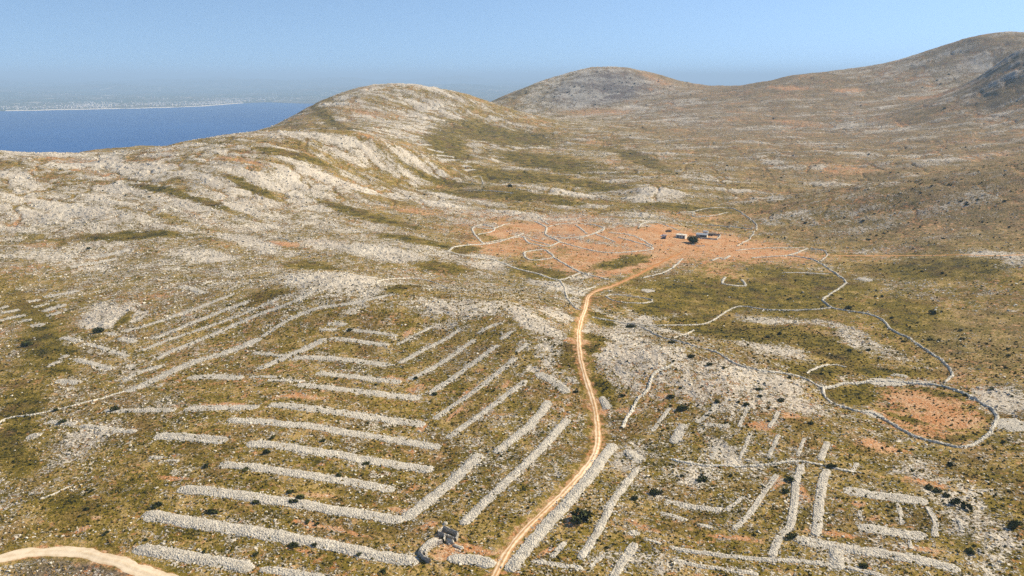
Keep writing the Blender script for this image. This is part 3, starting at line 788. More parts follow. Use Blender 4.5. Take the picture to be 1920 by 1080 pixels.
rows('rubble rows rising to the right along the left field', [
 ('shortest and topmost of the rising rows in the left field', 5, [(742,647),(775,630),(810,612)]),
 ('second rising row from the top, starting at the middle corner', 6, [(748,682),(790,658),(830,638),(866,614)]),
 ('third rising row from the top, above orange soil', 7, [(766,712),(810,690),(850,665),(893,635)]),
 ('thin upper piece continuing the third rising row to the knoll', 5, [(895,626),(920,612),(940,604)]),
 ('fourth rising row from the top, beside the orange corner', 8, [(802,740),(850,708),(900,672),(935,646)]),
 ('thin upper piece continuing the fourth rising row', 6, [(938,637),(950,628),(962,620)]),
 ('fifth rising row from the top, long and even', 8, [(812,787),(850,760),(900,725),(970,669)]),
 ('wedge of rubble at the top of the fifth rising row', 8, [(968,661),(980,650),(990,642)]),
 ('sixth rising row from the top, broad upper end', 10, [(838,822),(880,792),(930,755),(988,712)]),
 ('broad short rising row between the sixth row and the road', 14, [(928,850),(960,825),(1000,790),(1030,750)]),
 ('long grooved rising row from the ruined hut to the road bend', 15, [(866,985),(900,950),(960,893),(1010,845),(1066,784)]),
 ('flat grey rubble apron between the ruined hut and the road', 18, [(838,1046),(870,1048),(900,1052),(930,1060)]),
 ('slanting rubble patch on the rocky slope left of the road', 12, [(1005,700),(1035,713),(1066,737)])])
rows('rubble rows of the far left field', [
 ('upper bar of the upper-left V, left piece', 6, [(112,633),(130,635),(152,641)]),
 ('upper bar of the upper-left V, right piece', 7, [(160,643),(200,655),(242,669)]),
 ('lower bar of the upper-left V', 8, [(138,673),(170,681),(214,692)]),
 ('short slanting rubble arm beside the lower bar of the V', 5, [(85,689),(100,682),(118,675)]),
 ('tiny rubble cap at the tip of the slanting arm', 6, [(112,669),(120,668),(129,669)]),
 ('short rubble bar below the upper-left V', 8, [(103,714),(125,715),(152,719)]),
 ('small rubble piece below the white rocky mound, upper', 5, [(195,624),(206,626),(218,629)]),
 ('small rubble piece below the white rocky mound, lower', 8, [(221,634),(238,637),(256,641)]),
 ('topmost thin rubble line running up right past the white mound', 4, [(232,622),(265,613),(330,592),(400,566),(442,550)]),
 ('second thin rubble line running up right past the white mound', 5, [(282,636),(330,618),(400,590),(471,563)]),
 ('third thin rubble line running up right, the fainter one', 4, [(265,658),(310,639),(380,616),(450,590),(525,559)]),
 ('fourth thin rubble line running up right, reaching the knoll foot', 6, [(290,674),(330,655),(400,627),(480,592),(547,567),(588,546)]),
 ('short dark-flecked rubble row above the long curved one', 7, [(230,713),(260,698),(310,684)]),
 ('small rubble blot beside the dark-flecked row', 7, [(236,690),(247,685),(258,681)]),
 ('long curved rubble row sweeping up toward the pale knoll', 9, [(235,736),(300,707),(355,682),(440,655),(490,633)]),
 ('thin end of the curved row climbing round the pale knoll', 5, [(490,632),(520,612),(552,594),(600,576),(640,572),(700,560),(742,550)])])
rows('small rubble rows by the grassy gully at the left edge', [
 ('small rubble row at the left frame edge, lowest of its stack', 4, [(-4,601),(20,596),(50,590)]),
 ('small rubble row at the left frame edge, second of its stack', 4, [(0,587),(18,584),(37,580)]),
 ('tiny rubble row at the left frame edge, topmost of its stack', 4, [(0,577),(9,576),(18,574)]),
 ('tiny rubble row right beneath the stack at the left frame edge', 4, [(37,602),(48,601),(60,600)]),
 ('tiny peaked rubble heap in the grassy gully', 6, [(55,612),(68,609),(83,610)]),
 ('rubble row beside the gully, lowest of four under the slope', 5, [(85,593),(100,589),(117,584)]),
 ('rubble row beside the gully, second of four under the slope', 6, [(78,585),(100,578),(125,570)]),
 ('rubble row beside the gully, third of four under the slope', 4, [(62,577),(76,573),(91,569)]),
 ('rubble row beside the gully, topmost of four under the slope', 4, [(50,566),(62,564),(78,561)]),
 ('long low rubble row above the four by the gully', 5, [(80,557),(115,551),(150,545)]),
 ('faint rubble row on the slope over the gully, lower', 5, [(165,483),(200,478),(245,468)]),
 ('faint rubble row on the slope over the gully, upper', 5, [(130,500),(170,494),(220,484)]),
 ('faint pale rubble row left of the small knoll', 5, [(335,537),(360,541),(380,550)])])
rows('rubble rows right of the dirt road', [
 ('longest and broadest rubble row, hugging the right side of the road', 20, [(952,1072),(1000,1012),(1050,957),(1100,900),(1152,832)]),
 ('long ragged row second from the road, past the big dark bush', 16, [(1085,1050),(1118,1002),(1150,940),(1196,876)]),
 ('slanting rubble cap on the top of the second row from the road', 12, [(1170,843),(1188,852),(1207,866)]),
 ('short stub between the first two rows right of the road', 12, [(1032,1047),(1045,1032),(1062,1016)]),
 ('flat row joining the feet of the first rows right of the road', 10, [(992,1052),(1040,1059),(1094,1067)]),
 ('short diagonal piece at the foot of the second row', 8, [(1104,1064),(1118,1052),(1132,1038)]),
 ('short thick row cut by the bottom edge', 15, [(1146,1084),(1172,1047),(1192,1018)]),
 ('small rubble blot above the thick row cut by the bottom edge', 10, [(1178,1003),(1190,1000),(1202,998)]),
 ('short thin rubble piece left of the long low row', 5, [(1205,1008),(1222,1013),(1242,1020)]),
 ('long low row running right across the bottom corner', 8, [(1252,1024),(1300,1035),(1380,1044),(1450,1050),(1540,1056),(1620,1070),(1665,1082)]),
 ('lowest flat row along the bottom edge', 8, [(1262,1049),(1320,1062),(1425,1077)]),
 ('hooked rubble row like a lying letter J', 8, [(1244,938),(1300,950),(1362,957)], [(1360,957),(1378,944),(1397,928)]),
 ('thin broken row under the hooked one, left piece', 6, [(1235,961),(1262,968),(1291,976)]),
 ('thin broken row under the hooked one, right piece', 6, [(1305,983),(1320,985),(1337,989)]),
 ('upright row just right of the hooked one', 11, [(1375,994),(1400,970),(1422,938),(1457,888)]),
 ('crooked upright row, thickest at its foot', 14, [(1445,1046),(1460,1010),(1482,985),(1488,940),(1492,908),(1503,870)]),
 ('straight upright row left of the square of rows', 16, [(1528,1006),(1536,950),(1541,910),(1550,878)]),
 ('upright piece above the straight upright row', 12, [(1538,864),(1546,846),(1553,828)]),
 ('long bottom row running right from the crooked row', 13, [(1485,1010),(1550,1022),(1650,1038),(1720,1050),(1802,1069)]),
 ('thick short crosspiece hanging below the long bottom row', 24, [(1569,1068),(1569,1048),(1569,1024)]),
 ('top bar of the square of rows', 12, [(1578,918),(1640,928),(1741,941)]),
 ('bottom and right sides of the square of rows', 13, [(1605,988),(1660,995),(1742,1007)], [(1752,1008),(1754,982),(1738,950)]),
 ('small upright stub inside the square of rows, left', 8, [(1612,956),(1613,965),(1615,977)]),
 ('small upright stub inside the square of rows, middle', 8, [(1682,941),(1688,960),(1691,984)]),
 ('lone thin upright row right of the square', 8, [(1796,971),(1801,986),(1807,1001)]),
 ('tiny rubble blot under the square of rows', 8, [(1706,1012),(1707,1020),(1709,1031)])])
rows('broken rubble rows on the upper right slope', [
 ('first broken upright row from the walled lane, upper', 8, [(1222,810),(1238,788),(1257,764)]),
 ('broad blurred rubble patch below the first broken row', 15, [(1262,832),(1272,815),(1284,794)]),
 ('flat rubble arm right of the blurred patch', 6, [(1312,795),(1340,797),(1371,800)]),
 ('forked rubble row above the flat arm', 8, [(1305,793),(1330,774),(1346,754)]),
 ('second upright row, beside red soil', 8, [(1385,801),(1393,783),(1403,762)]),
 ('third upright row, beside red soil', 8, [(1442,803),(1450,788),(1461,770)]),
 ('left of three upright rows above the thin cross wall', 7, [(1385,865),(1396,840),(1409,810)]),
 ('middle of three upright rows above the thin cross wall', 9, [(1440,859),(1449,838),(1461,814)]),
 ('right of three upright rows above the thin cross wall', 8, [(1495,856),(1501,840),(1509,820)]),
 ('grey rubble patch left of the three upright rows', 12, [(1336,862),(1340,848),(1345,834)]),
 ('tiny slanting stub right of the thin cross wall', 9, [(1597,883),(1602,876),(1607,867)])])
rows('pale rubble terraces high in the grassy valley', [
 ('topmost pale terrace in the high grassy valley', 3, [(757,258),(772,256),(788,256)]),
 ('second pale terrace from the top in the high valley', 3, [(780,270),(796,270),(810,272)]),
 ('third pale terrace from the top in the high valley', 3, [(800,279),(815,282),(832,286)]),
 ('fourth pale terrace from the top in the high valley', 3, [(815,291),(832,292),(852,294)]),
 ('fifth and broadest pale terrace in the high valley', 4, [(824,300),(844,300),(864,299)]),
 ('small terrace lowest but two in the high valley', 3, [(866,304),(874,304),(882,304)]),
 ('small terrace lowest but one in the high valley', 3, [(866,312),(874,311),(884,312)]),
 ('lowest little terrace in the high valley', 3, [(871,319),(880,317),(892,317)])])
rows('rubble heaps by the walled fields', [
 ('long grey rubble bank along the top side of the big oval wall', 13, [(1628,717),(1660,716),(1700,719)]),
 ('thin rubble strip just outside the oval wall', 5, [(1673,701),(1688,704),(1703,708)]),
 ('grey rubble triangle inside the oval wall at its low side', 8, [(1616,768),(1632,774),(1652,786)]),
 ('rocky rubble spill outside the oval wall at its right end', 22, [(1866,788),(1890,795),(1930,802)]),
 ('smooth pale oval heap in the green valley by the road bend', 9, [(1202,545),(1215,545),(1229,546)]),
 ('flat pale heap in the valley beyond the winding wall', 6, [(1605,521),(1618,523),(1634,527)]),
 ('pale square heap beside the road with red earth round it', 13, [(1126,744),(1134,755),(1140,768)])])

def walls(group, L):
    for label, wd, h, *strips in L:
        stone_thing('dry_stone_wall', label, 'stone wall', group, [(p, wd * (1.75 if 'red earth plots' in group else 1), h * (.72 if 'red earth plots' in group else .9)) for p in strips], M_wall, 'wall')
walls('dry stone walls of the valley', [
 ('big oval dry stone wall round the red earth field', 1.5, 1.5, [(1541,728),(1580,721),(1640,717),(1700,717),(1760,722),(1800,735),(1840,755),(1866,775),(1862,800),(1845,822),(1810,838),(1770,833),(1720,820),(1680,800),(1640,777),(1600,770),(1565,757),(1546,744),(1541,728)]),
 ('long winding wall from the oval field up to the red earth', 1.3, 1.4, [(1769,717),(1785,704),(1780,692),(1767,677),(1740,659),(1705,635),(1672,619),(1655,601),(1635,591),(1602,585),(1560,577),(1544,564),(1550,556),(1585,532),(1570,515),(1535,492),(1510,484),(1472,480),(1410,484)]),
 ('small hooked wall where the red footpath meets the farm land', .9, 1.2, [(1519,467),(1545,470),(1550,480),(1537,491)]),
 ('short curved wall right of the farmhouse', .9, 1.2, [(1414,434),(1407,447),(1390,457),(1382,462)]),
 ('dark ragged wall behind the farmhouse', 1.0, 1.2, [(1305,421),(1360,424),(1410,430)]),
 ('looping wall round the grassy plot above the farm', 1.0, 1.2, [(1268,400),(1300,397),(1322,392),(1367,390),(1390,399),(1417,420),(1417,432)]),
 ('lower side wall of the grassy plot above the farm', .9, 1.1, [(1299,398),(1302,407),(1335,405),(1365,399)]),
 ('wavy wall across the green valley with a peak over white rocks', 1.0, 1.2, [(1200,610),(1260,610),(1310,609),(1335,602),(1360,586),(1385,575),(1422,579),(1460,582),(1522,581),(1560,577)]),
 ('short straight wall below the wavy valley wall', .9, 1.1, [(1262,634),(1280,629),(1302,620)]),
 ('long wall along the foot of the rocky slope to the oval field', 1.2, 1.3, [(1110,595),(1150,602),(1195,610),(1240,632),(1290,645),(1345,662),(1370,678),(1400,690),(1460,700),(1500,707),(1541,727)]),
 ('bent stub wall above the oval field', .9, 1.1, [(1511,700),(1550,684),(1587,689)]),
 ('wall climbing the rocky slope, its foot thick with rubble', 1.4, 1.3, [(1166,803),(1180,775),(1195,752),(1212,733),(1225,703),(1245,690),(1262,682)]),
 ('thin cross wall through the right-hand field of rows', 1.2, .9, [(1258,860),(1320,873),(1400,872),(1460,868),(1500,866),(1570,878),(1604,886)]),
 ('thin pale wall at the lower left leading down to the gully', .9, .9, [(-6,800),(10,786),(60,778),(120,765),(180,750),(235,734)]),
 ('short faint wall in the lower left grass', .8, .8, [(75,936),(100,927),(128,914)])])
walls('dry stone walls of the red earth plots', [
 ('wall round the left tongue of red earth, far side', 1.0, 1.2, [(840,471),(857,462),(907,458),(940,452),(982,438)]),
 ('leaf-shaped wall at the left end of the red plots', 1.0, 1.2, [(907,458),(887,435),(890,425),(907,422),(927,427),(920,435),(895,440)]),
 ('long wall under the left tongue of red earth', 1.1, 1.2, [(840,471),(865,478),(907,482),(940,492),(973,505),(1007,513),(1048,525),(1087,512)]),
 ('bowl-shaped wall in the middle of the red plots', 1.0, 1.2, [(982,443),(990,455),(1007,459),(1028,462),(1050,453)]),
 ('wall from the bowl-shaped plot up to the pale rocks', 1.0, 1.2, [(1050,453),(1023,438),(1025,427),(1003,415)]),
 ('arched wall over the upper red plots', 1.0, 1.2, [(1028,425),(1057,420),(1098,419),(1132,428),(1115,438),(1073,446),(1037,443)]),
 ('short wall parting the upper red plots', .9, 1.1, [(1080,422),(1092,431),(1100,438)]),
 ('small closed oval pen of stones in the red earth', 1.0, 1.2, [(983,473),(1000,470),(1022,469),(1037,482),(1007,488),(988,485),(983,473)]),
 ('dark wall running down right from the small oval pen', 1.0, 1.3, [(1037,482),(1073,503),(1090,511),(1123,520),(1143,524)]),
 ('low wall crossing the red earth toward the road', .9, 1.1, [(1048,453),(1090,465),(1123,472),(1160,474),(1225,467),(1185,452),(1160,445)]),
 ('faint wall parting the red plots left of the parked vehicles', .9, 1.0, [(1115,438),(1132,445),(1152,453)]),
 ('curved wall behind the parked vehicles', .9, 1.1, [(1197,426),(1210,417),(1242,420),(1272,432)]),
 ('low wall along the right side of the road into the farm', .9, 1.0, [(1205,521),(1247,510),(1265,499),(1280,485)]),
 ('faint wall running right from the farm yard', .9, 1.0, [(1380,470),(1410,467),(1447,465),(1485,465),(1515,466)]),
 ('short wall linking the farm yard wall and the winding wall', .9, 1.0, [(1472,481),(1492,475),(1515,466)]),
 ('low ruined wall on the pale rocks below the farm', 1.2, 1.2, [(1334,489),(1348,484),(1358,486),(1368,480)]),
 ('three-sided roofless stone fold in the grass below the farm', 1.0, 1.2, [(1360,520),(1357,532),(1397,536),(1390,525)]),
 ('thin wall across the upper left of the red plots', .8, 1.0, [(892,424),(920,429),(956,418)]),
 ('humped wall at the top edge of the red plots under pale rock', .8, 1.0, [(956,404),(997,400),(1028,421)]),
 ('wavy wall across the middle of the red plots', .8, 1.0, [(910,455),(977,445),(1007,454),(1038,461)]),
 ('slanting wall from the upper red plots down left', .8, 1.0, [(1080,449),(1110,439),(1131,429)]),
 ('arched wall from the upper red plots toward the road end', .8, 1.0, [(1141,436),(1188,442),(1224,462)]),
 ('thin straight wall on the grass below the footpath', .8, .9, [(1470,511),(1510,512),(1552,514)])])
walls('dry stone walls near the road bend', [
 ('lens-shaped stone fold right of the road bend', .9, 1.1, [(1135,556),(1150,553),(1190,556),(1222,563),(1205,569),(1160,566),(1135,556)]),
 ('short wall dropping left of the road bend', 1.0, 1.2, [(1050,527),(1058,540),(1063,558),(1078,577),(1090,582)]),
 ('curved wall round the small green pocket behind the knoll', .9, 1.1, [(705,527),(740,523),(780,522),(815,530),(838,540)]),
 ('short pale wall in the grass left of the road bend', .8, .9, [(1085,548),(1100,543),(1116,538)]),
 ('short curved wall on the pale left slope', .9, 1.0, [(495,450),(512,447),(530,447),(548,453)]),
 ('thin wall across the mouth of the high grassy valley', .9, 1.1, [(858,358),(880,357),(920,358),(962,362)]),
 ('crooked wall below the lowest terrace', .9, 1.0, [(870,333),(885,332),(900,331),(906,346)])])

# ------------------------------------------------------------------ shrubs and the farm's tree
def foliage(nleaf, rx, ry, rz, size, seed, lobes=5, z0=.0):
    """leaf sprays spread through an uneven lobed crown"""
    g_ = np.random.default_rng(seed)
    lc = np.stack([g_.uniform(-.55, .55, lobes) * rx, g_.uniform(-.55, .55, lobes) * ry, z0 + rz * g_.uniform(.35, .75, lobes)], -1)
    lr = g_.uniform(.38, .6, lobes)
    k = g_.integers(0, lobes, nleaf)
    d = g_.normal(size=(nleaf, 3)); d /= np.linalg.norm(d, axis=1)[:, None]
    rad = g_.uniform(.45, 1.05, nleaf) ** .6
    p = lc[k] + d * (lr[k] * rad)[:, None] * np.array([rx, ry, rz * .8])
    p[:, 2] = np.maximum(p[:, 2], size * .2)
    a = g_.normal(size=(nleaf, 3)) + d * .3; a /= np.linalg.norm(a, axis=1)[:, None]
    b = np.cross(a, d + g_.normal(size=(nleaf, 3)) * .6); b /= np.maximum(np.linalg.norm(b, axis=1), 1e-5)[:, None]
    s = size * g_.uniform(.6, 1.3, nleaf)[:, None]
    q = np.stack([p - a * s, p + b * s * .55, p + a * s, p - b * s * .55], 1).reshape(-1, 3)
    return q, np.arange(nleaf * 4).reshape(-1, 4)
def shrub_mesh(seed, n=170, flat_=.62):
    V, F = foliage(n, 1, 1, flat_ * 1.25, .22, seed, 6)
    o = np_mesh('shrub', V, F, M_leaf); me = o.data
    bpy.data.objects.remove(o); return me
SH = [shrub_mesh(300 + k, 190, (.5, .62, .75, .55, .42, .68)[k]) for k in range(6)]
def shrub(px, py, wpx, label, group, asp=1.0, big=False, xy=None):
    p = hit([px], [py])[0] if xy is None else xy
    s = wpx * np.hypot(p[0], p[1]) / FPX / 2
    o = bpy.data.objects.new('shrub', random.choice(SH)); C.objects.link(o)
    o.location = (p[0], p[1], float(zfin(p[0], p[1])) - .08 * s)
    o.rotation_euler = (0, 0, random.uniform(0, 6.28) if not big else 0)
    o.scale = (s, s * asp, s * random.uniform(.85, 1.15))
    tag(o, label, 'shrub', group); return o
# single shrubs one can point at
for px, py, w_, lab, asp in [
 (1316,902,24,'dark round bush above the hooked rubble row','1'), (1278,894,11,'small dark bush left of the round bush above the hooked row','1'),
 (1088,978,52,'largest dark bush, sprawling on red soil right of the road','.8'), (1808,741,16,'dark bush growing on the oval stone wall','1'),
 (1168,742,13,'round dark bush near the road below the rocky slope','1'), (1080,735,11,'small dark bush on the left verge of the road','1'),
 (632,711,9,'dark upright shrub below the short rubble row','1'), (705,722,9,'tiny dark shrub right of the upright one','1.2'),
 (52,647,22,'dark low shrub in the left grassy gully','1'), (579,977,16,'left and larger of two dark shrubs side by side above the long row','1'), (595,985,13,'right and smaller of two dark shrubs side by side','1'),
 (397,960,32,'broad flat dark shrub above the longest rubble row','.5'), (172,921,10,'upper dark shrub of the pair beside the lower left wall','1'), (163,920,8,'small shrub touching the upper dark shrub at lower left','1'),
 (163,955,14,'dark shrub, lower and wider of the lower left patch','.8'), (183,949,11,'dark shrub right beside the wide one at lower left','1'), (98,939,8,'lone small shrub at the lower left wall end','1'), (128,940,7,'tiny dark shrub between wall end and wide shrub','1'),
 (1898,986,30,'wide dark bush by grey rubble near the right edge','.8'), (1779,872,16,'dark shrub on the right slope under the oval field','1'), (1820,1035,20,'dark shrub by the white rocks at lower right','1'),
 (1484,1010,26,'dark green bush at the start of the long bottom row','.6'), (1481,900,24,'dark bush leaning on the crooked upright row','1.2'), (1472,922,18,'dark bush below the one on the crooked row','1'),
 (1560,876,24,'dark bush at the right end of the thin cross wall','.6'), (1620,1062,24,'dark low bush under the long bottom row','.6'), (1454,874,11,'dark bush on the thin cross wall','.8'),
 (1232,925,26,'spiky dark shrub left of the hooked row','1'), (1190,936,18,'green shrub beside the second row from the road','1'), (1137,1028,13,'dark shrub between the second row and the thick cut row','.7'), (1280,768,26,'wide dark shrub on the upper right slope','.6'), (1258,745,20,'dark shrub above the wide one on the upper right slope','.8'),
 (1520,795,14,'dark shrub by the red soil of the upper right slope','.9'), (1440,790,9,'small dark shrub at the third upright row','1'), (1465,752,15,'dark shrub above the third upright row','.8'), (1345,755,14,'dark shrub at the top of the forked row','.8'), (1400,760,14,'dark shrub at the top of the second upright row','.8'),
 (1420,728,20,'long dark shrub on the grey rocky slope, lower','.5'), (1425,742,14,'dark shrub beside the long one on the grey slope','.6'), (1330,685,16,'dark shrub on the rocky slope top','.6'), (1295,670,18,'flat dark shrub on the crest beside the long wall','.4'),
 (1183,613,22,'flat dark shrub behind the rocky hummock','.5'), (1260,644,18,'flat dark shrub on the long wall above the hummock','.5'), (184,624,20,'green shrub at the foot of the white mound','.6'), (106,770,12,'green shrub at the left end of the line of three rows','.8'), (117,794,14,'green shrub growing on the broken rubble row','.8'),
 (215,770,18,'green shrub on the left row of the three in line','.5'), (958,960,0,'','1')]:
    if w_: shrub(px, py, w_, lab, 'single dark bushes among the rows', float(asp), asp != '1')
def scatter(label, group, L, wr=(5, 9)):
    for q in L: shrub(q[0], q[1], q[2] if len(q) > 2 else random.uniform(*wr), label, group, random.uniform(.7, 1.1))
scatter('small dark green shrub close under or beside a long rubble row of the left field', 'shrubs along the left rubble rows',
  [(510,822,16),(500,850,18),(515,847,10),(605,828,12),(620,842,10),(690,871,20),(665,880,9),(635,893,18),(480,943,20),(550,945,24),(563,934,26),(615,865,14),(460,882,18),(340,850,10),(545,923,20),(500,830,12),(680,1030,10),(550,1025,26),(590,1024,20),(675,1042,16),(720,1073,16),(380,1036,16),(480,1040,14),(295,952,22),(200,1002,14),(275,1012,9),(385,875,16),(450,835,12),(690,792,10),(910,690,8),(925,734,7),(1110,1030,0),(915,848,9),(808,970,8),(985,916,16),(990,952,9),(650,713,12),(815,740,14),(780,710,12),(655,620,14),(710,618,10),(705,578,12),(740,590,16)][:0] +
  [(510,822,16),(500,850,18),(605,828,12),(620,842,10),(690,871,20),(635,893,18),(480,943,20),(550,945,24),(563,934,24),(460,882,18),(545,923,18),(680,1030,10),(550,1025,24),(590,1024,18),(675,1042,16),(720,1073,16),(380,1036,16),(480,1040,14),(295,952,22),(200,1002,14),(275,1012,9),(385,875,16),(690,792,10),(910,690,8),(925,734,7),(915,848,9),(985,916,16),(990,952,9),(815,740,14),(780,710,12),(655,620,12)])
scatter('small dark shrub dotted on the green valley floor by the winding wall', 'shrubs of the green valley',
  [(1472,555,6),(1478,562,8),(1482,560,6),(1502,550,5),(1507,556,6),(1498,561,4),(1559,553,5),(1543,577,10),(1590,579,12),(1578,561,8),(1640,556,9),(1655,557,8),(1672,598,9),(1747,588,14),(1694,641,11),(1760,639,10),(1744,638,12),(1590,658,16),(1628,657,10),(1610,675,6),(1566,670,8),(1540,702,11),(1555,700,6),(1540,682,7),(1582,681,6),(1440,633,12),(1460,627,12),(1362,632,9),(1380,635,5),(1342,634,6),(1414,673,7),(1800,621,12),(1803,637,10),(1890,655,9),(1893,668,12),(1885,690,11),(1860,730,10),(1575,749,6),(1587,753,5),(1580,758,6),(1820,621,6),(1765,585,6),(1720,606,6),(1700,640,6),(1455,608,6),(1600,574,5),(1286,586,6),(1310,640,6),(1420,600,5)])
def region(poly):
    x0, y0, x1, y1, sl, cnt = poly
    return [(u, random.uniform(y0, y1) + sl * (u - x0)) for u in [random.uniform(x0, x1) for _ in range(cnt)]]
scatter('tiny dark shrub dotted over the far rounded hill', 'shrubs on the far rounded hill', region((980,170,1120,205,0,20)) + region((1060,135,1180,175,0,14)) + region((1180,140,1300,170,.12,16)), (2.6, 4.2))
scatter('tiny dark shrub dotted over the wide brown slope of the big right hill', 'shrubs on the wide right slope', region((1120,230,1900,360,0,26)) + region((1400,150,1860,230,-.03,10)), (3, 6))
scatter('small dark shrub dotted on the dark stony spur right of the farm', 'shrubs on the right spur', region((1440,385,1620,460,0,7)) + region((1620,350,1915,460,0,18)) + region((1560,490,1910,560,0,8)), (4, 8))
scatter('small dark shrub dotted on the rocky ground near the right edge', 'shrubs near the right edge', region((1760,830,1915,960,0,8)) + region((1560,820,1760,900,0,6)) + [(1740,915,16),(1758,922,18),(1775,930,20),(1790,945,24),(1810,955,24),(1850,900,10),(1880,830,10)], (5, 10))
scatter('small dark shrub dotted on the pale left slope', 'shrubs on the pale left slope', region((100,330,800,460,0,8)) + region((0,560,120,720,0,5)) + [(168,467,9),(957,350,12),(765,467,6),(1020,385,0)][:3], (3, 6))
scatter('small dark shrub among the grey rocks right of the road', 'shrubs on the grey rocky slope', region((1200,650,1500,720,.05,9)) + region((1220,720,1520,860,0,13)) + region((1180,880,1480,1010,0,6)), (5, 11))

tp = hit([1299], [456])[0]; ts = np.hypot(*tp) / FPX
tree = empty('fig_tree', (tp[0], tp[1], float(zfin(*tp)) - .1))
tag(tree, 'dark green spreading tree in front of the farm buildings', 'tree')
tv_, tf_ = join([cyl((0, 0, -.2), (.1, 0, 1.6), .34, .26), cyl((.1, 0, 1.5), (1.6, .4, 3.4), .2, .08), cyl((.1, 0, 1.5), (-1.5, -.5, 3.3), .2, .08), cyl((.1, 0, 1.5), (.3, 1.4, 3.6), .18, .07), cyl((.1, 0, 1.4), (.2, -1.2, 3.2), .16, .07)])
mesh_obj('trunk', tv_, tf_, M_bark, tree)
V, F = foliage(1500, 5.2, 4.6, 5.6, .5, 77, 11, .4)
cr = np_mesh('crown', V, F, M_leaf2); cr.parent = tree

# ------------------------------------------------------------------ the farm
def box(x0, x1, y0, y1, z0, z1):
    v = [(x0,y0,z0),(x1,y0,z0),(x1,y1,z0),(x0,y1,z0),(x0,y0,z1),(x1,y0,z1),(x1,y1,z1),(x0,y1,z1)]
    return v, [(3,2,1,0),(4,5,6,7),(0,1,5,4),(1,2,6,5),(2,3,7,6),(3,0,4,7)]
def hexa(lo, up):
    v = list(lo) + list(up)
    return v, [(3,2,1,0),(4,5,6,7),(0,1,5,4),(1,2,6,5),(2,3,7,6),(3,0,4,7)]
M_plaster = plain('whitewashed_plaster', (.64, .585, .49), .9, .1, 1.2)
M_cream = plain('cream_plaster', (.66, .56, .40), .9, .12, 1.2)
M_tin = plain('weathered_tin_sheet', (.24, .26, .29), .6, .2, .8, .4)
M_dark = plain('dark_opening', (.03, .028, .025), .9, .2)
M_blue = plain('blue_grey_door', (.22, .27, .33), .6, .15)
M_glass = plain('car_glass', (.03, .035, .04), .1, .1, 1, .5)
M_tyre = plain('tyre_rubber', (.025, .025, .025), .8, .1)
M_carw = plain('white_car_paint', (.74, .75, .76), .35, .05, 1, .5)
M_card = plain('dark_car_paint', (.035, .04, .05), .3, .05, 1, .5)
M_wood = plain('old_timber', (.16, .12, .085), .85, .25)
def site(name, px, py, yaw, label, cat, group=None):
    p = hit([px], [py])[0]
    o = empty(name, (p[0], p[1], float(zfin(*p)) - .05), R(yaw)); tag(o, label, cat, group); return o

t = site('farm_house', 1275.5, 446.5, -32, 'white flat-roofed farm hut with grey shaded front, left of the tree', 'hut')
mesh_obj('wall', *box(-4.2, 4.2, 0, 4.6, -.6, 2.6), M_plaster, t)
rf = mesh_obj('roof', *box(-4.4, 4.4, -.2, 4.8, 2.6, 2.82), M_plaster, t)
mesh_obj('chimney', *box(.2, .8, 2.8, 3.4, 2.82, 3.6), M_plaster, rf)
for x0 in (-2.6, 2.2): 
    d_ = mesh_obj('door', *box(x0, x0 + 1.0, -.06, -.003, 0, 2.0), M_dark, t)
    mesh_obj('frame', *join([box(x0 - .1, x0, -.09, -.004, 0, 2.1), box(x0 + 1.0, x0 + 1.1, -.09, -.004, 0, 2.1), box(x0, x0 + 1.0, -.09, -.004, 2.0, 2.1)]), M_blue, d_)
w_ = mesh_obj('window', *box(-.5, .6, -.05, -.003, 1.0, 1.9), M_dark, t); mesh_obj('sill', *box(-.6, .7, -.16, -.055, .9, .997), M_plaster, w_)

t = site('barn', 1315, 446, -24, 'long low barn with grey tin roof behind the tree', 'barn')
mesh_obj('wall', *join([box(-4.6, 4.6, 3.9, 4.2, -.6, 3.1), box(-4.6, -4.3, 0, 3.9, -.6, 2.5), box(-4.3, -1, 0, .3, -.6, 2.4)]), M_ruin, t)
e = mesh_obj('end_wall', *box(4.3, 4.62, 0, 3.897, -.6, 2.6), M_cream, t); e['label'] = 'cream plastered end wall'
mesh_obj('roof', *hexa([(-4.9,-.5,2.55),(4.9,-.5,2.55),(4.9,4.5,3.3),(-4.9,4.5,3.3)], [(-4.9,-.5,2.7),(4.9,-.5,2.7),(4.9,4.5,3.45),(-4.9,4.5,3.45)]), M_tin, t)
for x in (-.8, 1.6, 3.9): mesh_obj('post', *box(x, x + .18, .05, .23, -.5, 2.54), M_wood, t)
t = site('tin_shed', 1322.5, 440.5, -24, 'small shed with pale end and tin roof behind the barn', 'shed')
mesh_obj('wall', *box(-2, 2, 0, 3, -.6, 2.9), M_plaster, t)
mesh_obj('roof', *hexa([(-2.3,-.3,2.92),(2.3,-.3,2.92),(2.3,3.3,3.3),(-2.3,3.3,3.3)], [(-2.3,-.3,3.05),(2.3,-.3,3.05),(2.3,3.3,3.42),(-2.3,3.3,3.42)]), M_tin, t)
mesh_obj('door', *box(-.5, .5, -.05, -.003, -.1, 2.0), M_dark, t)
t = site('goat_shelter', 1332, 441.5, -14, 'low dark roofed goat shelter at the back of the pen', 'shelter')
mesh_obj('roof', *hexa([(-4.2,-.4,1.75),(4.2,-.4,1.75),(4.2,3.4,2.2),(-4.2,3.4,2.2)], [(-4.2,-.4,1.87),(4.2,-.4,1.87),(4.2,3.4,2.32),(-4.2,3.4,2.32)]), M_wood, t)
mesh_obj('wall', *box(-4, 4, 2.9, 3.2, -.5, 2.13), M_ruin, t)
for x in (-3.9, -1.3, 1.3, 3.7): mesh_obj('post', *box(x, x + .15, -.2, -.05, -.5, 1.77), M_wood, t)
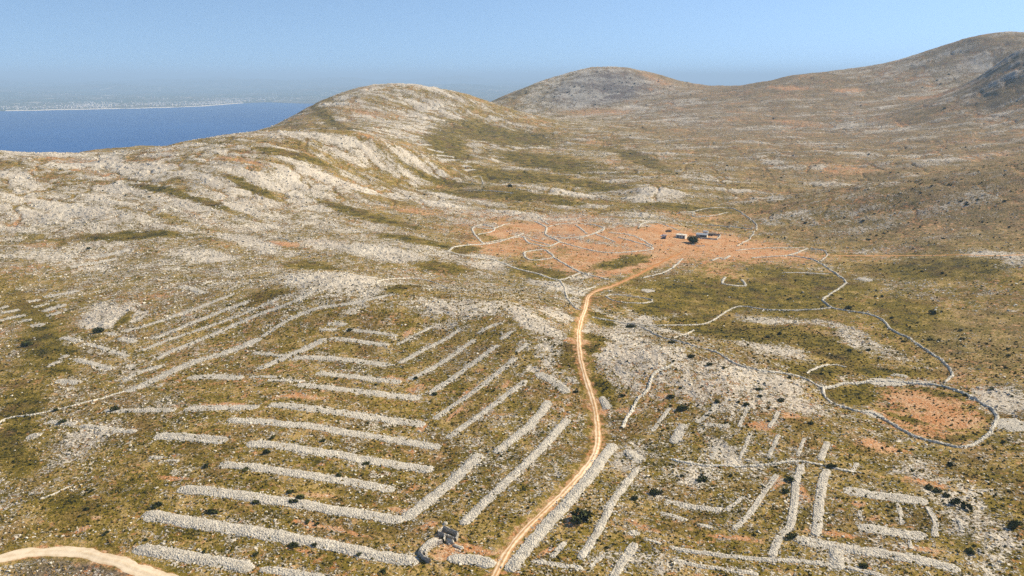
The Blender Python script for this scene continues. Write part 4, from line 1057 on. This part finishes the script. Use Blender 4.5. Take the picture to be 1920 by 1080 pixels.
stone_thing('goat_pen', 'four-sided walled goat pen right of the barn', 'pen', None, [([(1323,440),(1336,440.7),(1350.5,442)], .7, 1.7), ([(1350.5,442),(1347.5,446),(1344.5,450)], .7, 1.8), ([(1344.5,450),(1330,449),(1312.5,447.8)], .7, 1.6)], M_ruin, 'wall')

def car(px, py, yaw, label, paint, pickup):
    t = site('pickup_truck' if pickup else 'parked_car', px, py, yaw, label, 'pickup' if pickup else 'car')
    L = 2.45 if pickup else 2.1
    body = [hexa([(-L,-.88,.38),(L,-.88,.38),(L,.88,.38),(-L,.88,.38)], [(-L+.05,-.86,.98),(L-.12,-.84,.92),(L-.12,.84,.92),(-L+.05,.86,.98)])]
    if pickup: body += [box(-L+.06, -L+.14, -.85, .85, .97, 1.28), box(-L+.14, -.2, -.85, -.76, .97, 1.28), box(-L+.14, -.2, .76, .85, .97, 1.28)]
    mesh_obj('body', *join(body), paint, t)
    c0, c1 = (-.18, 1.5) if pickup else (-1.75, 1.25)
    cab = mesh_obj('cabin', *hexa([(c0,-.82,.95),(c1,-.82,.93),(c1,.82,.93),(c0,.82,.95)], [(c0+.18,-.68,1.62),(c1-.75,-.68,1.62),(c1-.75,.68,1.62),(c0+.18,.68,1.62)]), paint, t)
    for s in (-1, 1):
        mesh_obj('window', *hexa([(c0+.15,s*.80,1.04),(c1-.2,s*.80,1.04),(c1-.2,s*.83,1.04),(c0+.15,s*.83,1.04)], [(c0+.28,s*.69,1.54),(c1-.8,s*.69,1.54),(c1-.8,s*.73,1.54),(c0+.28,s*.73,1.54)]), M_glass, cab)
    mesh_obj('windscreen', *hexa([(c1-.10,-.72,1.02),(c1-.06,-.72,1.02),(c1-.06,.72,1.02),(c1-.10,.72,1.02)], [(c1-.68,-.62,1.55),(c1-.62,-.62,1.57),(c1-.62,.62,1.57),(c1-.68,.62,1.55)]), M_glass, cab)
    for sx in (-L + .75, L - .8):
        for s in (-1, 1):
            mesh_obj('wheel', *cyl((sx, s * .72, .34), (sx, s * .93, .34), .36, .36, 14), M_tyre, t)
    for s in (-1, 1): mesh_obj('headlight', *box(L - .12, L - .02, s * .62 - .15, s * .62 + .15, .66, .82), M_plaster, t)
car(1244.5, 443, 192, 'white pickup truck parked on the red earth left of the hut', M_carw, True)
car(1244, 447.5, 184, 'dark car parked on the red earth just below the white pickup', M_card, False)

def trough(px, py, yaw, l, label):
    t = site('stone_trough', px, py, yaw, label, 'trough', 'pale troughs below the tree')
    mesh_obj('basin', *join([box(-l, l, -.6, -.45, -.2, .6), box(-l, l, .45, .6, -.2, .6), box(-l, -l + .15, -.45, .45, -.2, .6), box(l - .15, l, -.45, .45, -.2, .6), box(-l + .15, l - .15, -.45, .45, -.2, .1)]), M_plaster, t)
trough(1300, 459.5, 10, 1.3, 'small pale stone trough right under the tree')
trough(1310, 461.5, -5, 2.0, 'longest pale stone trough on the red earth below the tree')
trough(1319, 461, 5, 1.1, 'small pale stone trough on its own, right of the longest one')
V, F = foliage(420, 3.2, 2.2, 1.3, .55, 91, 7)
p = hit([1253], [434.5])[0]; o = np_mesh('brush_pile', V + np.array([0, 0, 0]), F, M_wood); o.location = (p[0], p[1], float(zfin(*p)))
tag(o, 'dark pile of cut brushwood above the white pickup', 'brush pile')

# ------------------------------------------------------------------ the ruined stone hut by the road
rp = hit([842], [1004])[0]
ruin = empty('ruined_hut', (0, 0, 0)); tag(ruin, 'roofless ruined stone hut with two dark cells beside the dirt road', 'ruin')
def ruin_part(name, pts, wd, h, kind='wall', mat=None):
    _seed[0] += 7
    V, F = strip_geom(pts, wd, h, kind, _seed[0], cell=.35)
    o = np_mesh(name, V, F, mat or M_ruin); o.parent = ruin; return o
ruin_part('wall', [(832,993),(845,999),(858,1005)], .72, 1.9)
ruin_part('wall', [(832,993),(828,997),(823,1002)], .72, 1.7)
ruin_part('wall', [(823,1002),(838,1008),(853,1015)], .72, 1.6)
ruin_part('wall', [(858,1005),(856,1010),(853,1015)], .72, 1.6)
ruin_part('wall', [(833,1007),(832,1012),(831,1017)], .7, 1.7)
ruin_part('fallen_roof', [(836,1014),(843,1017),(851,1020)], 6, 1.2, 'heap', M_wall)
ruin_part('fallen_roof', [(850,1021),(860,1026),(869,1029)], 4, .6, 'heap', M_wall)
stone_thing('yard_wall', 'curved yard wall with lit face joined to the ruined hut', 'yard wall', None, [([(829,1019),(816,1025),(804,1035),(797,1044)], .8, 1.9), ([(787,1042),(795,1050),(806,1056)], .8, 1.9)], M_ruin, 'wall')
stone_thing('rubble_row', 'flat rubble bank behind the curved yard wall', 'rubble row', 'rubble at the ruined hut', [([(824,1014),(807,1022),(796,1032),(789,1042)], 12, 1.5)], M_rubble, 'heap')
stone_thing('rubble_row', 'small rubble blot above the ruined hut', 'rubble row', 'rubble at the ruined hut', [([(829,983),(835,981),(841,980)], 6, .7)], M_rubble, 'heap')

# ------------------------------------------------------------------ loose stones and cushion scrub
def sample(nn, s0, s1, weight, seed):
    g_ = np.random.default_rng(seed)
    t = g_.uniform(-.69, .69, nn); s = g_.uniform(math.log(s0), math.log(s1), nn)
    gi = ((t - tcol[0]) / (tcol[1] - tcol[0])).astype(int); gj = np.interp(s, srow, np.arange(len(srow))).astype(int)
    k = (g_.uniform(0, 1, nn) < weight(COV[gj, gi], np.exp(s))) & (flat[gj, gi] < .35)
    r = np.exp(s[k]); x = r * np.sin(t[k]); y = r * np.cos(t[k])
    return x, y, zfin(x, y), r, COV[gj[k], gi[k]], g_
def scatter_mesh(name, x, y, z, size, tmpl, faces, mat, g_, jit, flatz, smooth):
    nn = len(x); m_ = len(tmpl)
    a = g_.uniform(0, 2 * np.pi, nn); ca, sa = np.cos(a), np.sin(a)
    sx, sy, sz = size * g_.uniform(.7, 1.4, nn), size * g_.uniform(.6, 1.1, nn), size * flatz * g_.uniform(.6, 1.4, nn)
    v = tmpl[None] + g_.normal(0, jit, (nn, m_, 3))
    px_, py_, pz_ = v[..., 0] * sx[:, None], v[..., 1] * sy[:, None], v[..., 2] * sz[:, None]
    V = np.stack([x[:, None] + px_ * ca[:, None] - py_ * sa[:, None], y[:, None] + px_ * sa[:, None] + py_ * ca[:, None], z[:, None] + pz_], -1).reshape(-1, 3)
    F = (faces[None] + (np.arange(nn) * m_)[:, None, None]).reshape(-1, faces.shape[1])
    return np_mesh(name, V, F, mat, smooth, faces.shape[1])
cube_t = np.array([(-.5,-.5,-.4),(.5,-.5,-.4),(.5,.5,-.4),(-.5,.5,-.4),(-.36,-.34,.5),(.36,-.34,.5),(.34,.36,.5),(-.36,.34,.5)])
cube_f = np.array([(4,5,6,7),(0,1,5,4),(1,2,6,5),(2,3,7,6),(3,0,4,7)])
x, y, z, r, c, g_ = sample(380000, 170, 1700, lambda c, r: np.clip((c[..., 0] - .17) * np.where(r < 420, .68, 1.15), .015, .9) * np.where(r < 800, 1, .6), 41)
sz = (.26 + .62 * g_.uniform(0, 1, len(x)) ** 3.0) * (r / 260) ** .62 * (.8 + .5 * c[:, 0])
sp = np.concatenate(SPILL); spr = np.hypot(sp[:, 0], sp[:, 1])
x = np.concatenate([x, sp[:, 0]]); y = np.concatenate([y, sp[:, 1]]); z = np.concatenate([z, zfin(sp[:, 0], sp[:, 1])])
sz = np.concatenate([sz, (.22 + .55 * g_.uniform(0, 1, len(sp)) ** 2.2) * np.maximum(spr / 300, .9) ** .5])
m, nt, b = new_mat('loose_limestone', .95, .1); g = N(nt); n1 = g.noise(.8, 3, .7); n2 = g.noise(.05, 3, .5, seed=3)
g.lk(g.ramp(g.math('MULTIPLY_ADD', n1, .8, g.math('MULTIPLY_ADD', n2, .5, -.15)), [(.36, ROCK_A), (.48, ROCK_B), (.60, ROCK_C)]), b.inputs['Base Color'])
o = scatter_mesh('loose_stones', x, y, z, sz, cube_t, cube_f, m, g_, .13, .62, False); tag(o, 'pale loose limestone lying all over the slopes', 'stones', kind='stuff')
print('stones', len(x))
th6 = np.arange(6) * math.pi / 3
dome_t = np.array([(.5 * math.cos(a), .5 * math.sin(a), -.15) for a in th6] + [(.40 * math.cos(a + .3), .40 * math.sin(a + .3), .42) for a in th6] + [(0, 0, .62)])
dome_f = np.array([(k, (k + 1) % 6, 6 + (k + 1) % 6) for k in range(6)] + [(k, 6 + (k + 1) % 6, 6 + k) for k in range(6)] + [(6 + k, 6 + (k + 1) % 6, 12) for k in range(6)])
x, y, z, r, c, g_ = sample(250000, 170, 1100, lambda c, r: np.clip(.85 - c[..., 0] * .9 - c[..., 1] * .6 - .75 * np.maximum(c[..., 2] - .55, 0), .05, .8) * np.where(r < 450, 1, .3), 43)
sz = (.36 + .65 * g_.uniform(0, 1, len(x)) ** 2.5) * (r / 260) ** .5
m, nt, b = new_mat('cushion_scrub', .95, .05); g = N(nt); tone, _, _, _, _ = g.attr('tone'); n1 = g.noise(5, 2, .6)
g.lk(g.ramp(g.math('MULTIPLY_ADD', n1, .35, g.math('SUBTRACT', tone, .17)), [(.0, (.026, .029, .006)), (.25, (.080, .066, .012)), (.55, (.150, .108, .022)), (.85, (.32, .20, .07))]), b.inputs['Base Color'])
o = scatter_mesh('low_scrub', x, y, z, sz, dome_t, dome_f, m, g_, .07, .8, False); tag(o, 'olive and straw coloured cushion scrub all over the slopes', 'scrub', kind='stuff')
tn = np.clip(g_.uniform(0, 1, len(x)) * .8 + (.35 - c[:, 2]) * .35 + .06, 0, 1)
ta = np.zeros((len(x) * len(dome_t), 4), np.float32); ta[:, 0] = np.repeat(tn, len(dome_t)); point_attr(o, 'tone', ta)
print('scrub', len(x))
